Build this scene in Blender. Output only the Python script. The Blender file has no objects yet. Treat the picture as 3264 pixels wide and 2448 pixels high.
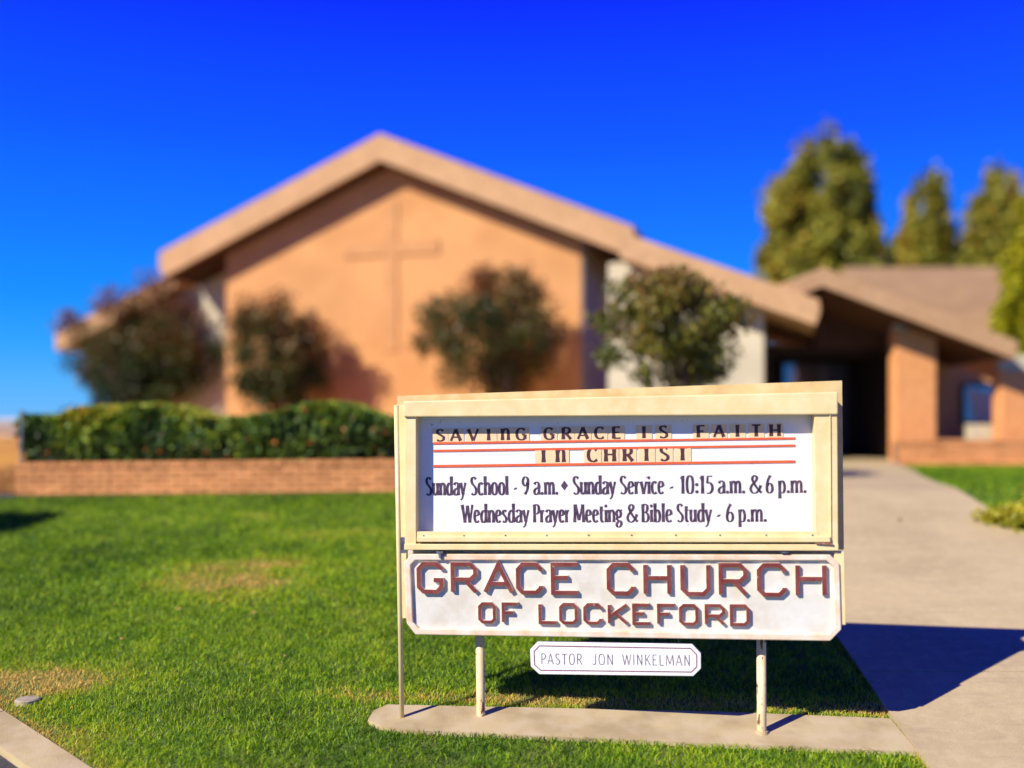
import bpy, math, random
import numpy as np
from mathutils import Vector, Matrix

rng = np.random.default_rng(7)
random.seed(7)
SC = bpy.context.scene
COL = SC.collection
R = math.radians

# ------------------------------------------------------------------ camera, sky, sun
F = 3100.0                  # focal length in photograph pixels
CX, HOR = 1632.0, 1350.0    # principal column and horizon row
EYE = 1.53
cam = bpy.data.cameras.new('camera')
camo = bpy.data.objects.new('camera', cam)
COL.objects.link(camo)
camo.location = (0, 0, EYE)
camo.rotation_euler = (R(90), 0, 0)
cam.sensor_width = 36
cam.lens = 36 * F / 3264
cam.shift_y = (HOR - 1224) / 3264
cam.clip_start = .05
cam.clip_end = 2000
cam.dof.use_dof = True
cam.dof.focus_distance = 5.10
cam.dof.aperture_fstop = 0.41
SC.camera = camo

SUN_AZ, SUN_EL = R(52.4), R(36.8)        # light travels towards +x,+y
w = bpy.data.worlds.new('World'); SC.world = w; w.use_nodes = True
nt = w.node_tree; N = nt.nodes; LK = nt.links
bg = N['Background']
sky = N.new('ShaderNodeTexSky'); sky.sky_type = 'NISHITA'; sky.sun_disc = False
sky.sun_elevation = SUN_EL; sky.sun_rotation = R(180) + SUN_AZ
sky.air_density = 1.0; sky.dust_density = .3; sky.ozone_density = 4
bg.inputs[1].default_value = 1.0
tc = N.new('ShaderNodeTexCoord'); sp = N.new('ShaderNodeSeparateXYZ')
LK.new(tc.outputs['Generated'], sp.inputs[0])
ramp = N.new('ShaderNodeValToRGB'); LK.new(sp.outputs['Z'], ramp.inputs[0])
cr = ramp.color_ramp
stops = [(0.0, (.105, .33, .66)), (.035, (.055, .30, .68)), (.075, (.012, .24, .69)), (.12, (0, .185, .70)),
         (.18, (0, .13, .70)), (.28, (0, .062, .70)), (.40, (0, .014, .68)), (.6, (0, .006, .42)), (1, (0, .004, .26))]
cr.elements[0].position = 0; cr.elements[0].color = (*stops[0][1], 1)
cr.elements[1].position = 1; cr.elements[1].color = (*stops[-1][1], 1)
for p, c in stops[1:-1]:
    e = cr.elements.new(p); e.color = (*c, 1)
sc_ = N.new('ShaderNodeVectorMath'); sc_.operation = 'SCALE'; sc_.inputs['Scale'].default_value = .003
LK.new(sky.outputs[0], sc_.inputs[0])
ad = N.new('ShaderNodeVectorMath'); ad.operation = 'ADD'
LK.new(ramp.outputs[0], ad.inputs[0]); LK.new(sc_.outputs[0], ad.inputs[1])
LK.new(ad.outputs[0], bg.inputs[0])

sl = bpy.data.lights.new('sun', 'SUN'); so = bpy.data.objects.new('sun', sl); COL.objects.link(so)
sl.energy = 5.0; sl.angle = R(.5); sl.color = (1, .93, .80)
dirv = Vector((math.sin(SUN_AZ) * math.cos(SUN_EL), math.cos(SUN_AZ) * math.cos(SUN_EL), -math.sin(SUN_EL)))
so.rotation_euler = dirv.to_track_quat('-Z', 'Y').to_euler()
so.location = (-8, -8, 10)

SC.view_settings.view_transform = 'Standard'
SC.view_settings.look = 'None'
SC.view_settings.exposure = 0.55
SC.view_settings.gamma = 1
SC.view_settings.use_curve_mapping = False
SC.cycles.max_bounces = 6
SC.cycles.transparent_max_bounces = 8

# ------------------------------------------------------------------ helpers
def P(px, py, d):
    """a point of the place seen at a pixel, d metres ahead"""
    return Vector(((px - CX) / F * d, d, EYE + (HOR - py) / F * d))

def tag(o, label=None, cat=None, group=None, kind=None):
    if label: o['label'] = label
    if cat: o['category'] = cat
    if group: o['group'] = group
    if kind: o['kind'] = kind
    return o

def empty(name, loc=(0, 0, 0), mw=None):
    o = bpy.data.objects.new(name, None); COL.objects.link(o)
    o.empty_display_size = .1
    if mw is not None: o.matrix_world = mw
    else: o.location = loc
    return o

def link(name, me, mats=None, parent=None, loc=None):
    o = bpy.data.objects.new(name, me); COL.objects.link(o)
    if mats is not None and not me.materials:
        for m in (mats if isinstance(mats, (list, tuple)) else [mats]): me.materials.append(m)
    if parent is not None: o.parent = parent
    if loc is not None: o.location = loc
    return o

class MB:
    def __init__(s): s.v = []; s.f = []; s.m = []
    def add(s, vs, fs, mi=0):
        b = len(s.v); s.v += [tuple(v) for v in vs]; s.f += [tuple(b + i for i in f) for f in fs]
        s.m += [mi] * len(fs) if isinstance(mi, int) else list(mi)
        return s
    def box(s, x0, x1, y0, y1, z0, z1, mi=0, bev=0):
        if bev <= 0:
            vs = [(x, y, z) for z in (z0, z1) for y in (y0, y1) for x in (x0, x1)]
            return s.add(vs, [(0, 2, 3, 1), (4, 5, 7, 6), (0, 1, 5, 4), (2, 6, 7, 3), (0, 4, 6, 2), (1, 3, 7, 5)], mi)
        b = bev
        rings = []
        for (yy, ins) in ((y0, b), (y0 + b, 0), (y1 - b, 0), (y1, b)):
            a0, a1, c0, c1 = x0 + ins, x1 - ins, z0 + ins, z1 - ins
            rings.append([(a0, yy, c0), (a1, yy, c0), (a1, yy, c1), (a0, yy, c1)])
        vs = sum(rings, []); fs = [(0, 1, 2, 3), (15, 14, 13, 12)]
        for r in range(3):
            for k in range(4):
                a = r * 4 + k; c = r * 4 + (k + 1) % 4
                fs.append((a, a + 4, c + 4, c))
        return s.add(vs, fs, mi)
    def prism(s, poly, y0, y1, mi_front=0, mi_side=0):
        """polygon in (x,z) pushed from y0 (front) to y1"""
        n = len(poly)
        vs = [(x, y0, z) for x, z in poly] + [(x, y1, z) for x, z in poly]
        fs = [tuple(range(n)), tuple(range(2 * n - 1, n - 1, -1))] + [(i, i + n, (i + 1) % n + n, (i + 1) % n) for i in range(n)]
        return s.add(vs, fs, [mi_front, mi_side] + [mi_side] * n)
    def tube(s, pts, rad, n=12, mi=0):
        pts = [Vector(p) for p in pts]; rads = rad if isinstance(rad, (list, tuple)) else [rad] * len(pts)
        b = len(s.v); vs = []; fs = []
        for i, p in enumerate(pts):
            t = (pts[min(i + 1, len(pts) - 1)] - pts[max(i - 1, 0)]).normalized()
            a = t.orthogonal().normalized() if i == 0 else (a - t * a.dot(t)).normalized()
            c = t.cross(a)
            for k in range(n):
                an = 2 * math.pi * k / n
                vs.append(p + (a * math.cos(an) + c * math.sin(an)) * rads[i])
        for i in range(len(pts) - 1):
            for k in range(n):
                k2 = (k + 1) % n
                fs.append((i * n + k, i * n + k2, (i + 1) * n + k2, (i + 1) * n + k))
        fs.append(tuple(range(n - 1, -1, -1))); fs.append(tuple((len(pts) - 1) * n + k for k in range(n)))
        return s.add(vs, fs, mi)
    def mesh(s, name, smooth=False):
        me = bpy.data.meshes.new(name); me.from_pydata(s.v, [], s.f)
        me.polygons.foreach_set('material_index', s.m)
        if smooth: me.polygons.foreach_set('use_smooth', [True] * len(s.f))
        me.update(); return me
    def build(s, name, mats, parent=None, smooth=False, loc=None):
        me = s.mesh(name, smooth)
        for m in (mats if isinstance(mats, (list, tuple)) else [mats]): me.materials.append(m)
        return link(name, me, None, parent, loc)

def fast_mesh(name, verts, faces, mat):
    """verts (n,3), faces (m,k) arrays"""
    me = bpy.data.meshes.new(name); m, k = faces.shape
    me.vertices.add(len(verts)); me.vertices.foreach_set('co', verts.astype(np.float32).ravel())
    me.loops.add(m * k); me.loops.foreach_set('vertex_index', faces.astype(np.int32).ravel())
    me.polygons.add(m); me.polygons.foreach_set('loop_start', np.arange(0, m * k, k, dtype=np.int32))
    me.update(calc_edges=True); me.materials.append(mat)
    return me

def material(name, base, rough=.8, alt=None, scale=4.0, alt2=None, scale2=40.0, bump=0.0, bscale=80.0, spec=.3,
             coord='Object', amt=1.0, amt2=.5, trans=0.0, detail=6, metal=0, stretch=None, lo=.4, hi=.62):
    m = bpy.data.materials.new(name); m.use_nodes = True
    t = m.node_tree; n = t.nodes; l = t.links; b = n['Principled BSDF']
    b.inputs['Roughness'].default_value = rough
    b.inputs['Specular IOR Level'].default_value = spec
    b.inputs['Metallic'].default_value = metal
    g = n.new('ShaderNodeTexCoord'); src = g.outputs[coord] if coord != 'World' else None
    if coord == 'World':
        gm = n.new('ShaderNodeNewGeometry'); src = gm.outputs['Position']
    if stretch:
        mp = n.new('ShaderNodeMapping'); mp.inputs['Scale'].default_value = stretch
        l.new(src, mp.inputs[0]); src = mp.outputs[0]
    out = None
    def noise(sc, dt=detail):
        q = n.new('ShaderNodeTexNoise'); q.inputs['Scale'].default_value = sc; q.inputs['Detail'].default_value = dt
        l.new(src, q.inputs['Vector']); return q.outputs['Fac']
    def mix(a, bcol, fac):
        x = n.new('ShaderNodeMix'); x.data_type = 'RGBA'
        if isinstance(a, tuple): x.inputs['A'].default_value = (*a, 1)
        else: l.new(a, x.inputs['A'])
        x.inputs['B'].default_value = (*bcol, 1); l.new(fac, x.inputs['Factor']); return x.outputs['Result']
    def rng_(f, a, bb, to):
        q = n.new('ShaderNodeMapRange'); q.inputs[1].default_value = a; q.inputs[2].default_value = bb
        q.inputs[4].default_value = to; l.new(f, q.inputs[0]); return q.outputs[0]
    cur = base
    if alt: cur = mix(cur, alt, rng_(noise(scale), lo, hi, amt))
    if alt2: cur = mix(cur, alt2, rng_(noise(scale2), .45, .7, amt2))
    if isinstance(cur, tuple): b.inputs['Base Color'].default_value = (*cur, 1)
    else: l.new(cur, b.inputs['Base Color'])
    if bump:
        bp = n.new('ShaderNodeBump'); bp.inputs['Strength'].default_value = 1; bp.inputs['Distance'].default_value = bump
        l.new(noise(bscale), bp.inputs['Height']); l.new(bp.outputs[0], b.inputs['Normal'])
    m['cur'] = 0
    return m

def leaf_material(name, cols, trans=.35, rough=.45, spec=.4, zone=None):
    """leaves: each leaf takes one of the colours; clumps drift in tone"""
    m = bpy.data.materials.new(name); m.use_nodes = True
    t = m.node_tree; n = t.nodes; l = t.links; b = n['Principled BSDF']
    g = n.new('ShaderNodeNewGeometry')
    rp = n.new('ShaderNodeValToRGB'); r = rp.color_ramp
    r.elements[0].color = (*cols[0], 1); r.elements[1].color = (*cols[-1], 1)
    for i, c in enumerate(cols[1:-1]):
        e = r.elements.new((i + 1) / (len(cols) - 1)); e.color = (*c, 1)
    at = n.new('ShaderNodeAttribute'); at.attribute_name = 'tint'
    l.new(at.outputs['Fac'], rp.inputs[0])
    l.new(rp.outputs[0], b.inputs['Base Color'])
    b.inputs['Roughness'].default_value = rough; b.inputs['Specular IOR Level'].default_value = spec
    tr = n.new('ShaderNodeBsdfTranslucent'); l.new(rp.outputs[0], tr.inputs[0])
    mx = n.new('ShaderNodeMixShader'); mx.inputs[0].default_value = trans
    l.new(b.outputs[0], mx.inputs[1]); l.new(tr.outputs[0], mx.inputs[2])
    l.new(mx.outputs[0], n['Material Output'].inputs[0])
    return m

def set_tint(me, per_face, k):
    a = me.attributes.new('tint', 'FLOAT', 'FACE'); a.data.foreach_set('value', per_face.astype(np.float32))

def leaf_cloud(name, cen, size, mat, parent=None, tint=None, up=.35, aspect=.6):
    """one folded leaf (two triangles sharing a midrib) per centre"""
    n = len(cen); size = np.broadcast_to(size, (n,)) * rng.uniform(.7, 1.3, n)
    nrm = rng.normal(size=(n, 3)); nrm[:, 2] += up * 2; nrm /= np.linalg.norm(nrm, axis=1)[:, None]
    a = np.cross(nrm, rng.normal(size=(n, 3))); a /= np.linalg.norm(a, axis=1)[:, None]
    b = np.cross(nrm, a); s = size[:, None]
    v = np.stack([cen - a * s, cen + b * s * aspect * .6 + nrm * s * .2, cen + a * s, cen - b * s * aspect * .6 + nrm * s * .2], 1).reshape(-1, 3)
    f = np.arange(4 * n).reshape(-1, 4)[:, [0, 1, 2, 0, 2, 3]].reshape(-1, 3)
    me = fast_mesh(name, v, f, mat)
    if tint is None: tint = rng.uniform(0, 1, n)
    set_tint(me, np.clip(np.repeat(tint, 2), 0, 1), 1)
    return link(name, me, None, parent)

# ------------------------------------------------------------------ terrain
def g_np(x, y):
    x = np.asarray(x, float); y = np.asarray(y, float)
    lin = -.87 + .174 * y
    k = .06
    lo = -.33; z = .5 * (lin + lo + np.sqrt((lin - lo) ** 2 + k * k))
    hi = .865; z = .5 * (z + hi - np.sqrt((z - hi) ** 2 + k * k))
    fade = np.clip((y - 6) / 4, 0, 1) * np.clip((30 - y) / 15, 0, 1)
    return z - .011 * np.clip(-x, 0, 6) * fade
def g(x, y): return float(g_np(x, y))

YL = np.unique(np.round(np.concatenate([np.arange(-8, 2, 1.0), np.arange(2, 12, .1), np.arange(12, 22, .5),
      np.array([22, 24, 28, 34, 45, 60, 90, 150, 300, 900])]), 4))
def kerb_x(y): return -2.70 + (5.13 - y) / .808
WALL_Y = 10.0
def walk_l(y): return float(np.interp(y, [-4, 4.54, 5, 6, 9, 11, 13, 16.6], [1.93, 1.945, 1.96, 2.03, 2.10, 2.45, 3.2, 4.3]))
def walk_r(y): return float(np.interp(y, [-4, 6, 8.97, 9.8, 10.77, 11.8, 12.8, 13.6, 16.6], [4.2, 4.3, 4.465, 4.55, 4.72, 5.0, 5.34, 5.6, 6.5]))

def sheet(name, ys, fl, fr, dz, mat, nx=24, parent=None, thick=0):
    vs = []; fs = []
    for y in ys:
        a, b = fl(y), fr(y)
        for i in range(nx + 1):
            x = a + (b - a) * i / nx
            vs.append((x, y, g(x, y) + dz))
    for j in range(len(ys) - 1):
        for i in range(nx):
            p = j * (nx + 1) + i
            fs.append((p, p + 1, p + nx + 2, p + nx + 1))
    if thick:
        n = len(vs); rim = list(range(nx + 1)) + [(j + 1) * (nx + 1) + nx for j in range(len(ys) - 1)] + \
            [(len(ys) - 1) * (nx + 1) + i for i in range(nx - 1, -1, -1)] + [j * (nx + 1) for j in range(len(ys) - 2, 0, -1)]
        for r_ in rim: vs.append((vs[r_][0], vs[r_][1], vs[r_][2] - thick))
        m = len(rim)
        for k in range(m): fs.append((rim[(k + 1) % m], rim[k], n + k, n + (k + 1) % m))
    mb = MB(); mb.add(vs, fs)
    return mb.build(name, mat, parent, smooth=not thick)

M = {}
M['soil'] = material('soil', (.16, .10, .05), .95, (.22, .15, .07), 3, bump=.01, bscale=60, coord='World')
M['dry'] = material('dry grass ground', (.66, .34, .03), .95, (.50, .20, .025), .35, (.16, .10, .05), 6, bump=.02, bscale=20, coord='World', amt2=.6)
M['lawn'] = material('turf base', (.07, .14, .015), .95, (.12, .15, .025), 3, bump=.01, bscale=90, coord='World')
M['concrete'] = material('walk concrete', (.50, .385, .205), .9, (.43, .33, .175), 1.3, (.56, .44, .25), 14, bump=.0015, bscale=150, coord='World', spec=.2)
# faint broom marks and scuffs across the walk
def broom(m):
    t = m.node_tree; n = t.nodes; l = t.links; b = n['Principled BSDF']
    old = b.inputs['Base Color'].links[0].from_socket
    gm = n.new('ShaderNodeNewGeometry'); mp = n.new('ShaderNodeMapping'); mp.inputs['Scale'].default_value = (1.6, 8, 1)
    mp.inputs['Rotation'].default_value = (0, 0, .15)
    l.new(gm.outputs['Position'], mp.inputs[0])
    q = n.new('ShaderNodeTexNoise'); q.inputs['Scale'].default_value = 1.6; q.inputs['Detail'].default_value = 9; q.inputs['Roughness'].default_value = .7
    l.new(mp.outputs[0], q.inputs['Vector'])
    mr = n.new('ShaderNodeMapRange'); mr.inputs[1].default_value = .50; mr.inputs[2].default_value = .75; mr.inputs[4].default_value = .42
    l.new(q.outputs['Fac'], mr.inputs[0])
    x = n.new('ShaderNodeMix'); x.data_type = 'RGBA'; l.new(mr.outputs[0], x.inputs['Factor']); l.new(old, x.inputs['A'])
    x.inputs['B'].default_value = (.27, .20, .13, 1); 
    q2 = n.new('ShaderNodeTexNoise'); q2.inputs['Scale'].default_value = 260; q2.inputs['Detail'].default_value = 2
    l.new(gm.outputs['Position'], q2.inputs['Vector'])
    mr2 = n.new('ShaderNodeMapRange'); mr2.inputs[1].default_value = .35; mr2.inputs[2].default_value = .7; mr2.inputs[3].default_value = .8; mr2.inputs[4].default_value = 1.18
    l.new(q2.outputs['Fac'], mr2.inputs[0])
    y = n.new('ShaderNodeVectorMath'); y.operation = 'SCALE'; l.new(x.outputs['Result'], y.inputs[0]); l.new(mr2.outputs[0], y.inputs['Scale'])
    l.new(y.outputs[0], b.inputs['Base Color'])
broom(M['concrete'])
M['pad'] = material('pad concrete', (.47, .365, .185), .9, (.36, .27, .13), 4, (.52, .42, .27), 9, bump=.002, bscale=120, coord='World')
M['asphalt'] = material('asphalt', (.045, .043, .045), .9, (.065, .06, .06), 20, bump=.004, bscale=150, coord='World')

# wide ground sheet
xs = np.unique(np.round(np.concatenate([[-900, -300, -120, -60, -30, -18], np.arange(-12, -7, 1), np.arange(-7, 8, .1), np.arange(8, 14, 1),
      [14, 18, 30, 60, 120, 300, 900]]), 4))
X, Y = np.meshgrid(xs, YL)
Z = g_np(X, Y) - .035
road = (X < (-2.70 + (5.13 - Y) / .808) - .18) & (Y < 8.6)
Z = np.where(road | (Y < 2.35), Z - .17, Z)
nx, ny = len(xs), len(YL)
idx = np.arange(nx * ny).reshape(ny, nx)
fc = np.stack([idx[:-1, :-1], idx[:-1, 1:], idx[1:, 1:], idx[1:, :-1]], -1).reshape(-1, 4)
gm_ = fast_mesh('ground', np.stack([X, Y, Z], -1).reshape(-1, 3), fc, M['dry'])
tag(link('ground', gm_), kind='structure')
# road on the near side of the kerb
yr = YL[(YL >= -8) & (YL <= 8.6)]
tag(sheet('road', yr, lambda y: -40.0, lambda y: (kerb_x(y) - .13) if y > 2.4 else 30.0, -.035, M['asphalt'], 60), kind='structure')
# planting bed behind the low wall, and the dry field left of it
yl = YL[(YL >= 2.4) & (YL <= WALL_Y + .05)]
def lawn_left(y): return max(kerb_x(y), -16) if y < 8.6 else -16.0
def lawn_right_edge(y): return walk_l(y) - .0
lawn = sheet('lawn', yl, lawn_left, lawn_right_edge, -.012, M['lawn'], 40)
tag(lawn, 'mown green lawn sloping up from the sign to the brick wall', kind='structure')
ym = YL[(YL >= WALL_Y - .05) & (YL <= 21)]
tag(sheet('lawn_beside_walk', ym, lambda y: 1.0, lambda y: walk_l(y), -.012, M['lawn'], 20), kind='structure')
yr2 = YL[(YL >= 4.0) & (YL <= 15.8)]
tag(sheet('lawn_right', yr2, lambda y: walk_r(y), lambda y: 22.0, -.012, M['lawn'], 40), kind='structure')
tag(sheet('side_street', np.array([9.8, 9.9, 10.0, 10.1, 10.2, 10.25]), lambda y: -30.0, lambda y: -5.05, .004, M['asphalt'], 20), kind='structure')

# the walk, slab by slab
walk = empty('walkway', (3, 6, g(3, 6))); tag(walk, kind='structure'); walk.location = (0, 0, 0)
joints = [-2.5, .1, 2.83, 5.555, 8.28, 10.9, 13.5, 16.9]
for a, b in zip(joints[:-1], joints[1:]):
    ys = [a + .005] + [float(q) for q in YL if a + .03 < q < b - .03] + [b - .005]
    sheet('slab', ys, walk_l, walk_r, .016, M['concrete'], 12, walk, thick=.1)
# entrance paving under the portico
mb = MB(); mb.box(3.6, 7.2, 16.91, 21.9, .6, .885); mb.build('entrance_floor', M['concrete'], walk)

# kerb between lawn and road, in cast lengths
kerb = empty('kerb'); tag(kerb, kind='structure')
kd = Vector((.778, -.628, 0)); kn = Vector((-.628, -.778, 0))
p0 = Vector((-2.70, 5.13, 0)) - kd * 3.4
for i in range(7):
    a = p0 + kd * (i * 1.15); b = a + kd * 1.142
    c = [a, b, b + kn * .18, a + kn * .18]
    vs = [(q.x, q.y, g(q.x, q.y) + .006) for q in c] + [(q.x, q.y, g(q.x, q.y) - .3) for q in c]
    mb = MB(); mb.add(vs, [(0, 3, 2, 1), (0, 1, 5, 4), (1, 2, 6, 5), (2, 3, 7, 6), (3, 0, 4, 7)])
    mb.build('kerb_stone', M['pad'], kerb)

# sign pad
def GP(px, py):
    r = (py - HOR) / F; d = 2.4 / (r + .174); return ((px - CX) / F * d, d)
padp = [GP(1173, 2302), GP(1190, 2272), GP(1235, 2252), GP(1700, 2262), GP(2300, 2275), GP(2838, 2297)]
padf = [GP(2925, 2404), GP(2300, 2378), GP(1700, 2352), GP(1300, 2334), GP(1215, 2322)]
top = [(x, y, g(x, y) + .010) for x, y in padp + padf]
n_ = len(top); mb = MB()
mb.add(top + [(x, y, z - .1) for x, y, z in top], [tuple(range(n_ - 1, -1, -1))] + [(i, (i + 1) % n_, (i + 1) % n_ + n_, i + n_) for i in range(n_)])
tag(mb.build('concrete_pad', M['pad']), 'narrow weathered concrete strip under the posts of the church sign', 'concrete pad', kind='structure')
def in_poly(x, y, poly):
    c = np.zeros(len(x), bool); n = len(poly)
    for i in range(n):
        x1, y1 = poly[i]; x2, y2 = poly[(i + 1) % n]
        if y1 == y2: continue
        hit = ((y1 > y) != (y2 > y)) & (x < (x2 - x1) * (y - y1) / (y2 - y1) + x1)
        c ^= hit
    return c
PAD = padp + padf

# ------------------------------------------------------------------ grass
def vnoise(x, y, s, seed):
    r_ = np.random.default_rng(seed); T = r_.uniform(0, 1, (64, 64))
    u, v = (x * s) % 64, (y * s) % 64
    i, j = u.astype(int), v.astype(int); fu, fv = u - i, v - j
    fu = fu * fu * (3 - 2 * fu); fv = fv * fv * (3 - 2 * fv); i2, j2 = (i + 1) % 64, (j + 1) % 64
    return (T[i, j] * (1 - fu) + T[i2, j] * fu) * (1 - fv) + (T[i, j2] * (1 - fu) + T[i2, j2] * fu) * fv

GRASS = leaf_material('grass blades', [(.045, .11, .006), (.17, .32, .010), (.34, .52, .012), (.52, .60, .02), (.62, .44, .06), (.82, .56, .14)], trans=.4, rough=.5, spec=.25)
dry_spots = [(*GP(740, 1850), .44, .28, 1.0), (*GP(850, 1790), .36, .14, .6), (*GP(600, 1800), .30, .18, .5), (*GP(180, 2165), .30, .14, 1.1), (*GP(30, 2180), .35, .16, 1.0), (*GP(1010, 1700), .5, .15, .35), (*GP(815, 1635), .16, .07, .6),
             (*GP(1180, 1690), .3, .1, .4), (*GP(1640, 2228), .45, .09, .95), (*GP(2150, 2240), .6, .08, .9), (*GP(2720, 2262), .4, .08, 1.0), (*GP(1180, 2215), .30, .08, .7)]
def dryness(x, y):
    d = .30 * vnoise(x, y, .9, 3) + .20 * vnoise(x, y, 4.5, 4) + .12 * vnoise(x, y, 14, 5)
    for sx, sy, rx, ry, a in dry_spots:
        e = ((x - sx) / rx) ** 2 + ((y - sy) / ry) ** 2
        d += .80 * a * np.exp(-e * .9) * (.6 + .8 * vnoise(x, y, 7, 8))
    kd_ = (x - kerb_xn(y))
    d += .70 * np.exp(-np.clip(kd_, 0, 9) / .15)
    d += .45 * np.exp(-np.abs(x - 1.93) / .035) * (y < 6.2)
    return d
def kerb_xn(y): return -2.70 + (5.13 - y) / .808
def grass(name, x, y, hgt, wid, extra=0.0):
    n = len(x)
    z = g_np(x, y) - .012
    dr = dryness(x, y) + extra
    h = hgt * rng.uniform(.55, 1.25, n) * np.where(dr > .75, .7, 1) * (.75 + .5 * vnoise(x, y, 9, 12))
    w_ = wid * rng.uniform(.7, 1.3, n)
    an = rng.uniform(0, 2 * np.pi, n); ln = rng.uniform(.2, 1.3, n) * h; la = rng.uniform(0, 2 * np.pi, n)
    base = np.stack([x, y, z], 1)
    side = np.stack([np.cos(an), np.sin(an), np.zeros(n)], 1) * w_[:, None] * .5
    lean = np.stack([np.cos(la) * ln, np.sin(la) * ln, np.zeros(n)], 1)
    mid = base + lean * .35 + np.stack([np.zeros(n), np.zeros(n), h * .6], 1)
    tip = base + lean + np.stack([np.zeros(n), np.zeros(n), h * .85], 1)
    v = np.stack([base - side, base + side, mid + side * .8, mid - side * .8, tip], 1).reshape(-1, 3)
    f = (np.arange(n)[:, None] * 5 + np.array([0, 1, 2, 0, 2, 3, 3, 2, 4])).reshape(-1, 3)
    me = fast_mesh(name, v, f, GRASS)
    ti = np.clip(dr * .9 + rng.normal(0, .16, n) - .05 + .22 * (vnoise(x, y, 22, 31) - .5), 0, 1)
    set_tint(me, np.repeat(ti, 3), 1)
    return link(name, me)
def scatter(n, x0, x1, y0, y1, keep):
    x = rng.uniform(x0, x1, n); y = rng.uniform(y0, y1, n); k = keep(x, y)
    return x[k], y[k]
wl = np.vectorize(walk_l); wr = np.vectorize(walk_r)
def left_ok(x, y):
    yi = np.interp(y, [-4, 4.54, 5, 6, 9, 11, 13, 16.6], [1.93, 1.945, 1.96, 2.03, 2.10, 2.45, 3.2, 4.3])
    return (x > kerb_xn(y) + .0) & (x < yi + .0 + .02 * vnoise(x, y, 12, 9)) & ~in_poly(x, y, PAD) & (np.abs(x) < y * .56 + 1.8)
def cb(*a): return np.concatenate(a)
a1 = scatter(int(9000 * 5.7 * .9), -3.4, 2.3, 4.2, 5.1, left_ok)
a2 = scatter(int(9000 * 7.0 * 1.5), -4.7, 2.3, 5.1, 6.6, left_ok)
a3 = scatter(int(5500 * 8.8 * 1.7), -6.4, 2.3, 6.6, 8.3, left_ok)
a4 = scatter(int(4200 * 9.6 * 1.7), -7.3, 2.3, 8.3, 9.96, left_ok)
tag(grass('grass', cb(a1[0], a2[0]), cb(a1[1], a2[1]), .034, .0042), 'short green grass blades on the lawn around the sign', 'grass', kind='stuff')
tag(grass('far_grass', cb(a3[0], a4[0]), cb(a3[1], a4[1]), .036, .0065), 'short green grass blades on the slope up to the brick wall', 'grass', kind='stuff')
def right_ok(x, y):
    yi = np.interp(y, [-4, 6, 8.97, 9.8, 10.77, 11.8, 12.8, 13.6, 16.6], [4.2, 4.3, 4.465, 4.55, 4.72, 5.0, 5.34, 5.6, 6.5])
    return (x > yi) & (x < y * .56 + .6)
b1 = scatter(60000, 4.2, 9.6, 7.6, 15.6, right_ok)
tag(grass('grass_beside_walk', b1[0], b1[1], .040, .011, -.05), 'short green grass right of the curved walk', 'grass', kind='stuff')
b2 = scatter(14000, 2.0, 4.5, 9.9, 16, lambda x, y: (x < np.interp(y, [9, 11, 13, 16.6], [2.10, 2.45, 3.2, 4.3])))
tag(grass('grass_behind_sign', b2[0], b2[1], .04, .011), 'grass left of the walk behind the sign', 'grass', kind='stuff')

# ------------------------------------------------------------------ brick walls
def brick_mat(name, tone):
    r_ = .46 * tone; 
    return material(name, (.70 * tone, .31 * tone, .11 * tone), .9, (.63 * tone, .26 * tone, .09 * tone), 9, (.76 * tone, .40 * tone, .18 * tone), 30, bump=.003, bscale=90, coord='World', spec=.15)
BR = [brick_mat('brick clay %s' % s, t) for s, t in (('mid', 1.0), ('dark', .78), ('pale', 1.12), ('warm', .88), ('pale worn', 1.2))]
M['mortar'] = material('mortar', (.26, .12, .06), .95, (.34, .19, .11), 8, bump=.003, bscale=120, coord='World')

def brick_wall(name, x0, x1, y, z0, course, nc, blen, caplen, caph, depth, label, yaw=0, tilt=0, origin=None):
    root = empty(name, origin if origin else (x0, y, z0)); root.rotation_euler = (0, tilt, yaw)
    tag(root, label, 'brick wall')
    L = x1 - x0; H = course * nc
    mb = MB(); mb.box(0, L, .012, depth - .012, -.25, H + .004); mb.build('mortar_core', M['mortar'], root)
    jo = .008
    cache = {}
    def bmesh_(l, h, d, k, mi):
        key = (round(l, 4), round(h, 4), round(d, 4), k, mi)
        if key not in cache:
            q = MB(); q.box(0, l, 0, d, 0, h, bev=.003); me = q.mesh('brick'); me.materials.append(BR[mi]); cache[key] = me
        return cache[key]
    for c in range(nc):
        off = (c % 2) * blen / 2
        x = -off
        while x < L - .01:
            a, b = max(x, 0), min(x + blen, L)
            if b - a > .03:
                mi = random.choice([0, 0, 1, 2, 3, 3, 4 if c == 0 else 0])
                link('brick', bmesh_(b - a - jo, course - jo, .05, 0, mi), None, root, (a, random.uniform(-.0025, .0025), c * course))
            x += blen
    n = int(L / caplen)
    for i in range(n):
        mi = random.choice([0, 1, 2, 3, 0])
        link('cap_brick', bmesh_(caplen - .007, caph, depth + .012, 1, mi), None, root, (i * caplen, -.008 + random.uniform(-.003, .003), H + .009 + random.uniform(-.0015, .002)))
    return root
zt = 1.117
wallL = brick_wall('brick_wall', -5.11, 1.75, WALL_Y, .845, .0535, 5, .196, .0525, .048, .22,
                   'low terracotta brick retaining wall in front of the dense hedge', 0, -.0093, (-5.11, WALL_Y, .795))
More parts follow.
